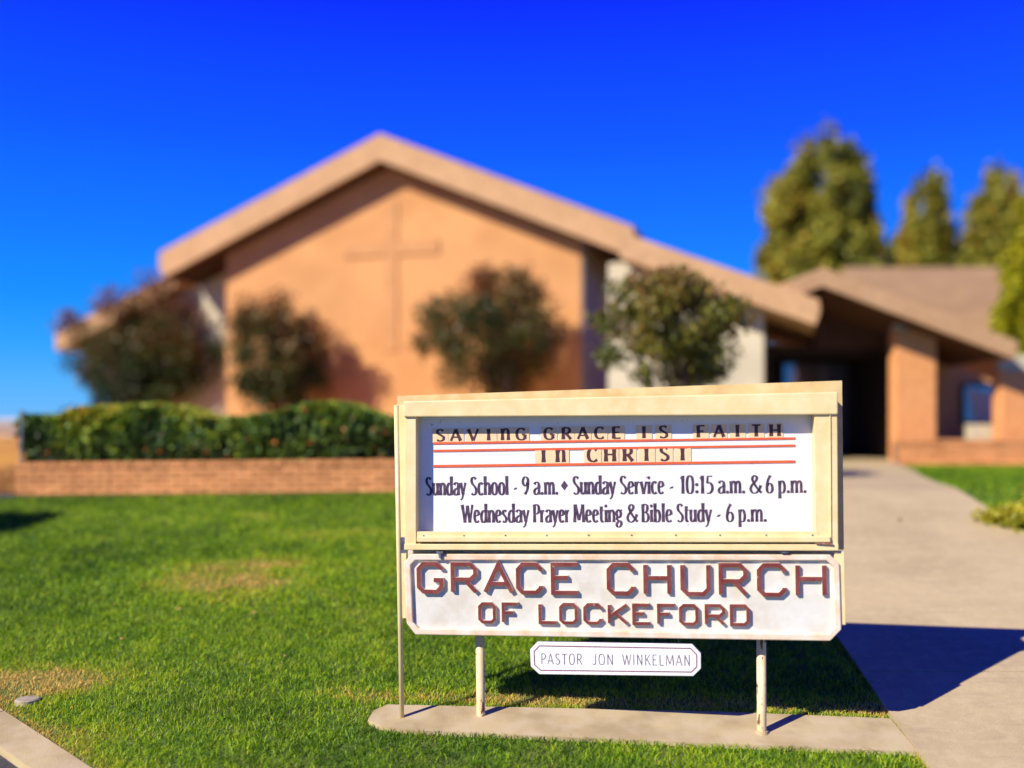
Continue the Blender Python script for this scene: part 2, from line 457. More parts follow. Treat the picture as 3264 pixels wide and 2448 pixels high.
# cracks are open joints down two courses near the left end
M['crack'] = material('crack', (.10, .05, .03), 1)
for cxp, amp in ((.62, .010), (.93, -.05)):
    mb = MB(); q = []
    for i in range(12):
        zz = .315 * i / 11; q.append((cxp + amp * math.sin(i / 11 * math.pi) * (1 if amp < 0 else 1) * -1 + random.uniform(-.006, .006), zz))
    for (xa, za), (xb, zb) in zip(q[:-1], q[1:]):
        mb.add([(xa - .002, -.0045, za), (xa + .002, -.0045, za), (xb + .002, -.0045, zb), (xb - .002, -.0045, zb)], [(0, 1, 2, 3)])
    mb.build('crack', M['crack'], wallL)

bedm = MB(); bedm.box(-5.0, 1.7, WALL_Y + .2, 14.5, .7, 1.06)
tag(bedm.build('planting_bed', M['soil']), kind='structure')

# thin grey stake at the end of the wall
q = P(66, 1478, 10.12); q2 = P(70, 1310, 10.15)
mb = MB(); mb.tube([(q.x, q.y, .8), (q.x, q.y, q.z), (q2.x, q2.y, q2.z)], .012, 8); mb.box(q2.x - .03, q2.x + .03, q2.y - .004, q2.y + .004, q2.z - .01, q2.z + .006)
M['grey'] = material('galvanised steel', (.25, .26, .28), .5, (.18, .18, .19), 12, metal=.4, coord='World')
tag(mb.build('metal_stake', M['grey'], smooth=False), 'thin grey metal stake at the left end of the brick wall', 'stake')

# ------------------------------------------------------------------ hedge
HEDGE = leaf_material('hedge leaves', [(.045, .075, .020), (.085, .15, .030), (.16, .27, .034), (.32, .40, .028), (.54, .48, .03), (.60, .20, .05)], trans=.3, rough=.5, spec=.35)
M['bark'] = material('bark', (.13, .09, .06), .9, (.20, .15, .10), 14, bump=.006, bscale=50, coord='World')
def hedge(name, px0, px1, d0, d1, top_fn, label, n, seed):
    x0 = (px0 - CX) / F * (d0 + .2); x1 = (px1 - CX) / F * (d0 + .2)
    base = 1.06
    root = empty(name, ((x0 + x1) / 2, (d0 + d1) / 2, base)); tag(root, label, 'hedge')
    t = n * 3
    x = rng.uniform(x0, x1, t); y = rng.uniform(d0, d1, t)
    top = top_fn(x) ; z = base + rng.uniform(0, 1, t) ** .6 * (top - base)
    # rounded box, keep shell mostly
    ex = np.abs((x - (x0 + x1) / 2) / ((x1 - x0) / 2)); ey = np.abs((y - (d0 + d1) / 2) / ((d1 - d0) / 2)); ez = (z - base) / (top - base)
    lump = .34 * (vnoise(x * 1.0 + seed, z * 1.0 + 7, 2.2, seed) - .5) + .30 * (vnoise(x + 3, z + y, 5.5, seed + 1) - .5)
    r_ = np.maximum(ex ** 10, np.maximum(ey ** 3, ez ** 5)) - lump * 1.5
    k = (r_ < .95) & ((r_ > .35) | (rng.uniform(0, 1, t) < .25)); x, y, z, ez, r_ = x[k][:n], y[k][:n], z[k][:n], ez[k][:n], r_[k][:n]
    c = np.stack([x, y, z], 1)
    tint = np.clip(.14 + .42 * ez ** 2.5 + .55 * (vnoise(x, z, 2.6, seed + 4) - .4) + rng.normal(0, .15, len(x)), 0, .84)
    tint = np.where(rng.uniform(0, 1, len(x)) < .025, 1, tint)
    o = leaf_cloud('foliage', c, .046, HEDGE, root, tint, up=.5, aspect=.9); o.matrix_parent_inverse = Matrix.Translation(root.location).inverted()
    st = MB()
    for i in range(int((x1 - x0) / .22)):
        xx = x0 + .1 + i * .22 + random.uniform(-.05, .05); yy = random.uniform(d0 + .2, d1 - .2)
        pts = [(xx, yy, base - .05)]
        for s_ in range(4): pts.append((pts[-1][0] + random.uniform(-.06, .06), pts[-1][1] + random.uniform(-.05, .05), base + .12 * (s_ + 1)))
        st.tube(pts, [.014, .012, .009, .007, .004], 5)
    o = st.build('stem', M['bark'], root); o.matrix_parent_inverse = Matrix.Translation(root.location).inverted(); o['kind'] = 'stuff'
    return root
def zt_at(px, row, d): return EYE + (HOR - row) / F * d
def topL(x):
    pxs = x / 10.8 * F + CX
    return EYE + (HOR - np.interp(pxs, [70, 120, 250, 300, 430, 600, 680, 712], [1345, 1330, 1325, 1305, 1300, 1290, 1325, 1385])) / F * 10.8 + .07 * (vnoise(x, x * 0 + 3, 3.1, 71) - .5)
def topR(x):
    pxs = x / 10.8 * F + CX
    return EYE + (HOR - np.interp(pxs, [700, 740, 900, 1030, 1120, 1250, 1500], [1385, 1335, 1315, 1288, 1286, 1330, 1320])) / F * 10.8 + .07 * (vnoise(x, x * 0 + 5, 3.1, 72) - .5)
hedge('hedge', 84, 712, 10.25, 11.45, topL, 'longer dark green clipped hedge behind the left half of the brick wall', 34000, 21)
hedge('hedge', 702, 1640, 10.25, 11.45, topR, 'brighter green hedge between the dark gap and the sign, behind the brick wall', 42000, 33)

# ------------------------------------------------------------------ the sign
U0 = Vector((2.1266, -.31, 0)); YAW = math.atan2(U0.y, U0.x); ROLL = math.atan2(.038, 2.149)
A0 = Vector((-.5516, 5.0, 1.6445))
ROT = Matrix.Rotation(YAW, 4, 'Z') @ Matrix.Rotation(-ROLL, 4, 'Y')
base_local = 1.68                               # cabinet top sits this far above the pad
ORG = A0 + ROT.to_3x3() @ Vector((0, 0, -base_local))
MS = Matrix.Translation(ORG) @ ROT
MSI = MS.inverted()
def L(px, py, off=0.0):
    """sign-frame (x, z) of the spot seen at a pixel on the plane off metres behind the sign's front"""
    o = MSI @ Vector((0, 0, EYE)); d = (MSI.to_3x3() @ Vector(((px - CX) / F, 1, (HOR - py) / F)))
    t = (off - o.y) / d.y; q = o + d * t
    return (q.x, q.z)

CREAM = material('cream enamel paint', (.76, .61, .30), .42, (.70, .53, .24), 5, (.80, .68, .40), 16, bump=.0004, bscale=60, spec=.4)
def chips(m, col, scale, thr, soft=.02, stretch=(1, 1, 1), rel=None):
    t = m.node_tree; n = t.nodes; l = t.links; b = n['Principled BSDF']
    s = b.inputs['Base Color']; old = s.links[0].from_socket if s.links else None
    g_ = n.new('ShaderNodeTexCoord'); mp = n.new('ShaderNodeMapping'); mp.inputs['Scale'].default_value = stretch
    l.new(g_.outputs['Object'], mp.inputs[0])
    q = n.new('ShaderNodeTexNoise'); q.inputs['Scale'].default_value = scale; q.inputs['Detail'].default_value = 8; q.inputs['Roughness'].default_value = .65
    l.new(mp.outputs[0], q.inputs['Vector'])
    mr = n.new('ShaderNodeMapRange'); mr.inputs[1].default_value = thr; mr.inputs[2].default_value = thr + soft
    l.new(q.outputs['Fac'], mr.inputs[0])
    x = n.new('ShaderNodeMix'); x.data_type = 'RGBA'; l.new(mr.outputs[0], x.inputs['Factor'])
    if old: l.new(old, x.inputs['A'])
    else: x.inputs['A'].default_value = s.default_value
    x.inputs['B'].default_value = (*col, 1); l.new(x.outputs['Result'], s)
    return m
chips(CREAM, (.16, .08, .04), 16, .735)
POSTM = material('chipped post paint', (.78, .62, .36), .5, (.68, .52, .28), 10, bump=.0006, bscale=50)
chips(POSTM, (.15, .06, .035), 22, .55, .015, (1, 1, .35))
FACE = material('white sign face', (.76, .745, .70), .35, (.72, .70, .66), 3, (.79, .77, .74), 20, spec=.4)
chips(FACE, (.36, .32, .30), 46, .645, .05)
chips(FACE, (.55, .50, .42), 9, .69, .10)
BOARD = material('white board paint', (.65, .635, .56), .6, (.58, .53, .43), 4, (.71, .69, .62), 18, bump=.0012, bscale=45)
chips(BOARD, (.62, .42, .26), 6, .66, .08)
RIM = material('weathered rim paint', (.72, .64, .51), .65, (.68, .46, .28), 6, (.76, .72, .64), 20, bump=.0015, bscale=40)
chips(RIM, (.50, .26, .12), 14, .70, .05)
RED = material('faded maroon paint', (.17, .032, .028), .6, (.22, .06, .05), 12, (.13, .022, .022), 40, bump=.0012, bscale=60)
chips(RED, (.55, .42, .38), 26, .66, .06)
SIDE = material('letter edge paint', (.74, .66, .54), .65, (.72, .54, .38), 14, bump=.0008, bscale=60)
INK = material('dark vinyl lettering', (.045, .028, .055), .5, (.10, .06, .10), 60)
chips(INK, (.30, .27, .30), 50, .66, .08)
LINE = material('orange red track line', (.72, .12, .035), .45, (.62, .10, .04), 20)
TILE = material('yellowed tile plastic', (.74, .54, .29), .35, (.80, .62, .38), 8)
TINK = material('tile letter print', (.075, .03, .035), .5)
PLQ = material('placard white paint', (.84, .82, .80), .55, (.78, .76, .75), 9, bump=.0008, bscale=40)
PLINE = material('placard maroon line', (.16, .035, .07), .6, (.24, .07, .10), 30)
PINK_ = material('engraved grey letters', (.12, .08, .11), .7, (.25, .20, .24), 60)
STEEL = material('bolt steel', (.22, .24, .30), .4, (.12, .12, .14), 30, metal=.6)

sign = empty('church_sign', mw=MS)
tag(sign, 'cream framed church notice board with white name board on two round posts', 'sign')
cab = empty('cabinet'); cab.parent = sign
def quadprism(mb, c4, y0, y1, mi=0):   # c4: four (x,z) anticlockwise from bottom left
    mb.prism(c4, y0, y1, mi, mi)
def strip(name, corners, off, y1, parent, mat):
    c = [L(px, py, off) for px, py in corners]
    mb = MB(); mb.prism(c, off, y1); o = mb.build(name, mat, parent)
    return o
def soften(o, w_=.003):
    m = o.modifiers.new('edge', 'BEVEL'); m.width = w_; m.segments = 2; m.limit_method = 'ANGLE'
    return o
DEPTH = .19
# outer stiles, rails, hood  (front at offsets -0.0..)
soften(strip('left_stile', [(1290, 1753), (1326, 1753), (1326, 1326), (1290, 1326)], .004, DEPTH, cab, CREAM))
soften(strip('right_stile', [(2598, 1754), (2672, 1754), (2669, 1319), (2596, 1319)], .004, DEPTH, cab, CREAM))
soften(strip('hood', [(1286, 1329), (2671, 1321), (2671, 1249), (1286, 1279)], -.010, DEPTH, cab, CREAM), .006)
soften(strip('bottom_rail', [(1288, 1753), (2673, 1755), (2673, 1735), (1288, 1734)], -.004, DEPTH, cab, CREAM))
soften(strip('door_sill', [(1328, 1728), (2648, 1729), (2646, 1710), (1328, 1711)], -.014, .15, cab, CREAM), .004)
soften(strip('retainer_strip', [(1329, 1712), (2610, 1712), (2609, 1694), (1329, 1695)], .002, .022, cab, CREAM), .0015)
gx = [L(1328, 1735, .02), L(2650, 1735, .02), L(2650, 1727, .02), L(1328, 1727, .02)]
mb = MB(); mb.prism(gx, .02, .03); mb.build('shadow_gap', material('rusty groove', (.16, .07, .03), .9, (.35, .20, .09), 20), cab)
soften(strip('door_edge', [(2647, 1728), (2650, 1728), (2648, 1322), (2645, 1322)], -.003, .03, cab, CREAM), .001)
# rusted end of the sill and the square lock
mb = MB(); c = [L(2600, 1733, -.016), L(2655, 1737, -.016), (L(2655, 1732, -.016)), L(2625, 1730, -.016)]
mb.prism(c, -.016, .01); mb.build('bent_flashing', material('rusty edge', (.30, .11, .07), .7, (.6, .45, .35), 40), cab)
x_, z_ = L(2641, 1719, 0); mb = MB(); mb.box(x_ - .006, x_ + .006, -.004, .01, z_ - .005, z_ + .005, bev=.001); mb.build('lock', material('lock', (.12, .04, .03), .6), cab)
# top lid and rear shell a little taller than the front
strip('rear_panel', [(1276, 1752), (2690, 1752), (2684, 1213), (1266, 1262)], .196, .26, cab, material('weathered cream paint', (.60, .45, .20), .6, (.52, .36, .15), 6, (.66, .52, .28), 16))
# face
xl, zb = L(1328, 1712, .082); xr, zt_ = L(2625, 1300, .082)
mb = MB(); mb.prism([L(1300, 1720, .082), L(2640, 1720, .082), L(2640, 1290, .082), L(1300, 1290, .082)], .082, .1)
face = mb.build('face_panel', FACE, cab)
FO = .082
def plane_quad(mb, corners, off):
    c = [L(px, py, off) for px, py in corners]
    mb.add([(x, off, z) for x, z in c], [tuple(range(len(c)))])
# tracks
for (yl_, yr_, hh) in ((1413, 1397, 7), (1437, 1420, 7), (1486, 1471, 8)):
    o_ = FO - .004
    c = [L(1381, yl_ + hh / 2, o_), L(2535, yr_ + hh / 2, o_), L(2535, yr_ - hh / 2, o_), L(1381, yl_ - hh / 2, o_)]
    mb = MB(); mb.prism(c, o_, FO); mb.build('letter_track', LINE, face)
# screws
for px, py in ((1350, 1708), (1479, 1708), (1611, 1707), (1743, 1707), (1876, 1706), (2013, 1706), (2154, 1706), (2295, 1706), (2442, 1706), (2590, 1706)):
    x_, z_ = L(px, py, 0)
    mb = MB(); mb.prism([(x_ + .0045 * math.cos(k * math.pi / 4), z_ + .0045 * math.sin(k * math.pi / 4)) for k in range(8)], -.002, .004)
    mb.build('screw', STEEL, cab)

# side boards behind the white board and the backing between them
soften(strip('side_board', [(1276, 1971), (1296, 1971), (1294, 1290), (1262, 1290)], .16, .20, sign, CREAM), .002)
soften(strip('side_board', [(2660, 1992), (2696, 1992), (2691, 1758), (2660, 1758)], .014, .05, sign, CREAM), .002)
strip('backing_sheet', [(1300, 1965), (2670, 1990), (2670, 1758), (1300, 1755)], .10, .13, sign, BOARD)

# name board with clipped corners
BO = .012
outer = [(1325, 2022), (2646, 2042), (2681, 2006), (2675, 1797), (2646, 1768), (1312, 1766), (1288, 1793), (1297, 1986)]
inner = [(1338, 2003), (2640, 2021), (2660, 1998), (2655, 1806), (2634, 1786), (1324, 1785), (1309, 1801), (1317, 1983)]
oc = [L(*p, BO) for p in outer]; ic = [L(*p, BO) for p in inner]
nb = MB(); nb.prism(oc, BO + .012, BO + .05)
board = nb.build('name_board', BOARD, sign)
rim = MB(); n8 = 8
vs = [(x, BO - .008, z) for x, z in oc] + [(x, BO - .008, z) for x, z in ic] + [(x, BO + .012, z) for x, z in oc] + [(x, BO + .0121, z) for x, z in ic]
fs = []
for i in range(n8):
    j = (i + 1) % n8
    fs += [(i, j, j + 8, i + 8), (i, i + 16, j + 16, j), (i + 8, j + 8, j + 24, i + 24)]
rim.add(vs, fs); soften(rim.build('rim', RIM, board), .005)

# ---- block letters
def ribbon(pts, w_, closed=False):
    pts = [Vector((p[0], p[1])) for p in pts]; n = len(pts); Lf = []; Rt = []
    for i in range(n):
        if closed: a, b, c = pts[i - 1], pts[i], pts[(i + 1) % n]
        else: a, b, c = pts[max(i - 1, 0)], pts[i], pts[min(i + 1, n - 1)]
        d1 = (b - a).normalized() if (b - a).length > 1e-9 else (c - b).normalized()
        d2 = (c - b).normalized() if (c - b).length > 1e-9 else d1
        n1 = Vector((-d1.y, d1.x)); n2 = Vector((-d2.y, d2.x)); m_ = (n1 + n2)
        m_ = m_.normalized() if m_.length > 1e-6 else n1
        k = (w_ / 2) / max(m_.dot(n1), .45)
        Lf.append(b + m_ * k); Rt.append(b - m_ * k)
    return Lf, Rt
def add_ribbon(mb, pts, w_, y0, y1, closed=False):
    Lf, Rt = ribbon(pts, w_, closed); n = len(pts)
    vs = [(p.x, y0, p.y) for p in Lf] + [(p.x, y0, p.y) for p in Rt] + [(p.x, y1, p.y) for p in Lf] + [(p.x, y1, p.y) for p in Rt]
    fs = []; mi = []
    for i in range(n if closed else n - 1):
        j = (i + 1) % n
        fs.append((i, n + i, n + j, j)); mi.append(0)
        fs.append((i, j, 2 * n + j, 2 * n + i)); mi.append(1)
        fs.append((n + j, n + i, 3 * n + i, 3 * n + j)); mi.append(1)
    if not closed:
        fs += [(0, 2 * n, 3 * n, n), (n - 1, 2 * n - 1, 4 * n - 1, 3 * n - 1)]; mi += [1, 1]
    mb.add(vs, fs, mi)
C = .2
BLOCK = {
 'G': [([(1, .80), (1, .84), (1 - C, 1), (C, 1), (0, .82), (0, .18), (C, 0), (1 - C, 0), (1, .18), (1, .42), (.66, .42)], 0)],
 'R': [([(0, 0), (0, 1), (.78, 1), (1, .82), (1, .62), (.78, .45), (0.02, .45)], 0), ([(.52, .45), (1.02, 0)], 0)],
 'A': [([(0, 0), (.5, 1), (1, 0)], 0), ([(.2, .30), (.8, .30)], 0)],
 'C': [([(1, .76), (1, .84), (1 - C, 1), (C, 1), (0, .82), (0, .18), (C, 0), (1 - C, 0), (1, .16), (1, .24)], 0)],
 'E': [([(1, 1), (0, 1), (0, 0), (1, 0)], 0), ([(0, .53), (.62, .53)], 0)],
 'H': [([(0, 0), (0, 1)], 0), ([(1, 0), (1, 1)], 0), ([(0, .54), (1, .54)], 0)],
 'U': [([(0, 1), (0, .18), (C, 0), (1 - C, 0), (1, .18), (1, 1)], 0)],
 'O': [([(C, 0), (1 - C, 0), (1, .16), (1, .84), (1 - C, 1), (C, 1), (0, .84), (0, .16)], 1)],
 'F': [([(1, 1), (0, 1), (0, 0)], 0), ([(0, .52), (.66, .52)], 0)],
 'L': [([(0, 1), (0, 0), (1, 0)], 0)],
 'K': [([(0, 0), (0, 1)], 0), ([(1, 1), (0.08, .40)], 0), ([(.32, .56), (1, 0)], 0)],
 'D': [([(0, 0), (1 - C, 0), (1, .18), (1, .82), (1 - C, 1), (0, 1)], 1)],
}
def block_letter(ch, x0, x1, top, bot, wpx):
    o_ = BO - .008
    tl = L(x0, top, o_); br = L(x1, bot, o_)
    wd = wpx / F * 4.85
    W = br[0] - tl[0] - wd; H = tl[1] - br[1] - wd
    mb = MB(); sh = .006
    for k, (pts, cl) in enumerate(BLOCK[ch]):
        q = [(tl[0] + wd / 2 + x * W, br[1] + wd / 2 + z * H) for x, z in pts]
        add_ribbon(mb, q, wd, o_ + k * .0006, BO + .0125, bool(cl))
    o = mb.build('letter', [RED, SIDE], board)
    soften(o, .0016)
    return o
row1 = [('G', 1327, 1414), ('R', 1435, 1522), ('A', 1538, 1638), ('C', 1643, 1731), ('E', 1754, 1849), ('C', 1932, 2024), ('H', 2049, 2141),
        ('U', 2167, 2266), ('R', 2289, 2384), ('C', 2411, 2508), ('H', 2534, 2636)]
for ch, a, b in row1:
    t_ = (a - 1327) / 1300; block_letter(ch, a, b, 1791 + 4 * t_, 1893 + 12 * t_, 14)
row2 = [('O', 1523, 1581), ('F', 1598, 1658), ('L', 1715, 1779), ('O', 1781, 1842), ('C', 1858, 1920), ('K', 1936, 2003), ('E', 2014, 2077),
        ('F', 2093, 2157), ('O', 2163, 2227), ('R', 2245, 2312), ('D', 2325, 2390)]
for ch, a, b in row2:
    t_ = (a - 1523) / 870; block_letter(ch, a, b, 1919 + 7 * t_, 1988 + 9 * t_, 10.5)

# ---- posts, flanges and stand-off pole
def post(px_t, px_b, row_b, off, rad):
    a = L(px_t, 1985, off); gx_ = L(px_b, row_b, off)
    mb = MB(); mb.tube([(gx_[0], off, gx_[1] - .25), (gx_[0], off, gx_[1]), (a[0], off, a[1] + .1)], rad, 20)
    p_ = mb.build('post', POSTM, sign, smooth=True)
    for pl in p_.data.polygons:
        if len(pl.vertices) > 4: pl.use_smooth = False
    mb = MB(); mb.tube([(gx_[0], off, gx_[1] - .05), (gx_[0], off, gx_[1] + .006)], [rad * 1.9, rad * 1.35], 16); mb.build('footing', M['pad'], p_)
post(1529, 1533, 2292, .10, .0225)
post(2427, 2428, 2332, .12, .0235)
# little brackets under the cabinet
for px, py in ((1404, 1763),):
    x_, z_ = L(px, py, 0); mb = MB(); mb.box(x_ - .019, x_ + .016, -.012, .03, z_ - .002, z_ + .010); mb.tube([(x_, -.002, z_ - .022), (x_, -.002, z_ + .01)], .011, 6)
    mb.build('bracket', STEEL, sign)
x_, z_ = L(2502, 1761, 0); mb = MB(); mb.box(x_ - .018, x_ + .018, -.006, .03, z_ - .003, z_ + .004); mb.build('bracket', STEEL, sign)

# the thin leaning conduit in front of the left edge
pole = empty('conduit_pole'); tag(pole, 'thin cream conduit pole leaning along the left edge of the sign', 'pole')
tp = P(1263, 1292, 5.02); bt = P(1281, 2288, 5.02)
pole.location = (bt.x, bt.y, bt.z)
mb = MB(); d_ = tp - bt
mb.tube([tuple(-d_ * .05), tuple(d_ * .5), tuple(d_)], .0125, 14); mb.build('tube', CREAM, pole, smooth=True)
mb = MB(); dd = MS.to_3x3()
zc = .56 * 1
mid = d_ * .552
mb.box(mid.x + .006, mid.x + .036, mid.y - .006, mid.y + .03, mid.z - .04, mid.z + .04); mb.build('clamp', STEEL, pole)

# ------------------------------------------------------------------ lettering in stroked glyphs
def S(*p): return ('s', p)
def T(*p): return ('l', p)
XH = .69
GL = {
 'a': (.36, [T((.30, .5), (.30, 0)), S((.05, .57), (.11, .67), (.2, .69), (.29, .61), (.30, .45)), S((.30, .40), (.15, .35), (.05, .22), (.06, .07), (.14, .01), (.23, .05), (.30, .16))]),
 'n': (.37, [T((.07, XH), (.07, 0)), S((.07, .48), (.15, .63), (.23, .67), (.30, .57), (.31, .4), (.31, 0))]),
 'm': (.58, [T((.07, XH), (.07, 0)), S((.07, .48), (.15, .63), (.22, .67), (.28, .57), (.29, .4), (.29, 0)), S((.29, .48), (.37, .63), (.44, .67), (.50, .57), (.51, .4), (.51, 0))]),
 'u': (.37, [T((.30, XH), (.30, 0)), S((.06, XH), (.06, .3), (.07, .1), (.14, .02), (.22, .06), (.30, .2))]),
 'd': (.38, [T((.31, 1.05), (.31, 0)), S((.31, .55), (.22, .67), (.11, .60), (.05, .35), (.09, .07), (.17, .01), (.25, .06), (.31, .17))]),
 'b': (.37, [T((.07, 1.05), (.07, 0)), S((.07, .5), (.15, .66), (.25, .63), (.31, .36), (.27, .07), (.17, .01), (.1, .04), (.07, .12))]),
 'p': (.37, [T((.07, XH), (.07, -.3)), S((.07, .5), (.15, .66), (.25, .63), (.31, .36), (.27, .07), (.17, .01), (.1, .04), (.07, .12))]),
 'y': (.34, [T((.03, XH), (.18, .04)), T((.32, XH), (.19, .08), (.12, -.18), (.02, -.27))]),
 'h': (.37, [T((.07, 1.05), (.07, 0)), S((.07, .48), (.15, .63), (.23, .67), (.30, .57), (.31, .4), (.31, 0))]),
 'l': (.14, [T((.07, 1.05), (.07, 0))]),
 'i': (.14, [T((.07, XH), (.07, 0)), ('d', ((.07, .90),))]),
 't': (.25, [S((.11, .88), (.10, .5), (.10, .15), (.15, .02), (.23, .05)), T((.01, .66), (.23, .66))]),
 'e': (.34, [S((.05, .36), (.17, .39), (.29, .42)), S((.29, .42), (.27, .61), (.18, .69), (.09, .61), (.05, .35), (.09, .09), (.18, .01), (.30, .10))]),
 'o': (.37, [S((.185, .68), (.08, .58), (.05, .34), (.08, .10), (.185, .01), (.29, .10), (.32, .34), (.29, .58), (.185, .68))]),
 'c': (.31, [S((.28, .59), (.20, .68), (.09, .60), (.05, .35), (.09, .08), (.19, .01), (.29, .10))]),
 'r': (.26, [T((.07, XH), (.07, 0)), S((.07, .46), (.14, .62), (.24, .67))]),
 's': (.29, [S((.24, .60), (.16, .68), (.07, .62), (.07, .48), (.16, .36), (.23, .24), (.22, .08), (.13, .01), (.04, .08))]),
 'v': (.34, [T((.03, XH), (.17, 0)), T((.31, XH), (.17, 0))]),
 'g': (.36, [S((.16, .68), (.07, .60), (.05, .47), (.08, .33), (.16, .26), (.25, .33), (.28, .47), (.25, .60), (.16, .68)),
             S((.10, .28), (.06, .18), (.14, .10), (.27, .04), (.30, -.10), (.22, -.25), (.10, -.26), (.04, -.14), (.09, -.02), (.17, .05)), T((.24, .62), (.35, .69))]),
 'S': (.38, [S((.32, .88), (.22, .99), (.11, .95), (.07, .80), (.11, .64), (.22, .50), (.32, .34), (.31, .12), (.19, .01), (.05, .09))]),
 'W': (.62, [T((.02, 1), (.17, 0)), T((.31, .95), (.17, 0)), T((.31, .95), (.45, 0)), T((.60, 1), (.45, 0))]),
 'P': (.38, [T((.08, 1), (.08, 0)), S((.08, .97), (.22, .99), (.33, .88), (.33, .62), (.24, .49), (.08, .47))]),
 'M': (.60, [T((.05, 0), (.09, 1)), T((.09, 1), (.30, .12)), T((.30, .12), (.50, 1)), T((.50, 1), (.55, 0))]),
 'B': (.40, [T((.08, 1), (.08, 0)), S((.08, .98), (.22, .98), (.31, .88), (.29, .64), (.2, .55), (.09, .54)), S((.09, .54), (.24, .52), (.34, .40), (.34, .15), (.24, .02), (.08, .02))]),
 'C': (.42, [S((.38, .84), (.27, .98), (.13, .92), (.06, .68), (.06, .32), (.13, .08), (.27, .02), (.39, .15))]),
 'G': (.44, [S((.38, .84), (.27, .98), (.13, .92), (.06, .68), (.06, .32), (.13, .08), (.27, .02), (.38, .12)), T((.38, .46), (.38, .08)), T((.26, .46), (.38, .46))]),
 'A': (.46, [T((.03, 0), (.23, 1)), T((.23, 1), (.43, 0)), T((.10, .32), (.36, .32))]),
 'V': (.46, [T((.03, 1), (.23, 0)), T((.43, 1), (.23, 0))]),
 'I': (.16, [T((.08, 1), (.08, 0))]),
 'R': (.42, [T((.08, 1), (.08, 0)), S((.08, .97), (.22, .99), (.33, .88), (.33, .64), (.24, .51), (.08, .49)), T((.2, .5), (.39, 0))]),
 'E': (.38, [T((.08, 1), (.08, 0)), T((.08, .97), (.34, .97)), T((.08, .52), (.29, .52)), T((.08, .03), (.36, .03))]),
 'F': (.36, [T((.08, 1), (.08, 0)), T((.08, .97), (.34, .97)), T((.08, .52), (.29, .52))]),
 'T': (.42, [T((.21, 1), (.21, 0)), T((.03, .96), (.39, .96))]),
 'H': (.48, [T((.08, 1), (.08, 0)), T((.40, 1), (.40, 0)), T((.08, .52), (.40, .52))]),
 'N': (.46, [T((.08, 0), (.08, 1)), T((.08, 1), (.38, 0)), T((.38, 0), (.38, 1))]),
 'O': (.46, [S((.23, .99), (.10, .90), (.05, .5), (.10, .10), (.23, .01), (.36, .10), (.41, .5), (.36, .90), (.23, .99))]),
 'J': (.34, [S((.27, 1), (.27, .6), (.26, .15), (.16, .01), (.04, .12))]),
 'K': (.42, [T((.08, 0), (.08, 1)), T((.38, 1), (.08, .4)), T((.18, .58), (.40, 0))]),
 'L': (.36, [T((.08, 1), (.08, .02)), T((.08, .02), (.34, .02))]),
 '9': (.36, [S((.30, .70), (.20, .50), (.09, .56), (.05, .76), (.11, .95), (.20, .99), (.29, .90), (.31, .70), (.27, .3), (.15, .02))]),
 '6': (.36, [S((.22, .99), (.12, .75), (.06, .42), (.07, .12), (.17, .01), (.28, .10), (.31, .32), (.25, .50), (.16, .53), (.07, .42))]),
 '1': (.22, [T((.13, 1), (.13, 0)), T((.02, .84), (.13, .97))]),
 '0': (.37, [S((.185, .99), (.08, .88), (.05, .5), (.08, .12), (.185, .01), (.29, .12), (.32, .5), (.29, .88), (.185, .99))]),
 '5': (.35, [T((.30, .96), (.10, .96), (.08, .58)), S((.08, .58), (.19, .60), (.29, .46), (.30, .22), (.20, .03), (.05, .02))]),
 '&': (.52, [S((.50, .02), (.32, .28), (.16, .62), (.12, .85), (.21, .98), (.31, .88), (.27, .70), (.10, .45), (.04, .22), (.12, .03), (.26, .02), (.40, .20), (.47, .44))]),
 '-': (.26, [('q', ((.03, .27), (.20, .31), (.24, .42), (.07, .38)))]),
 '.': (.14, [('d', ((.07, .07),))]),
 ':': (.16, [('d', ((.08, .10),)), ('d', ((.08, .50),))]),
 '*': (.36, [('q', ((.0, .5), (.18, .22), (.36, .5), (.18, .78)))]),
}
def catmull(p, k=6):
    p = [Vector(q) for q in p]; P_ = [p[0] * 2 - p[1]] + p + [p[-1] * 2 - p[-2]]
    if (p[0] - p[-1]).length < 1e-6: P_[0] = p[-2]; P_[-1] = p[1]
    out = []
    for i in range(1, len(P_) - 2):
        for j in range(k):
            t = j / k; a, b, c, d = P_[i - 1:i + 3]
            out.append(.5 * ((2 * b) + (c - a) * t + (2 * a - 5 * b + 4 * c - d) * t * t + (3 * b - a - 3 * c + d) * t ** 3))
    out.append(p[-1]); return out
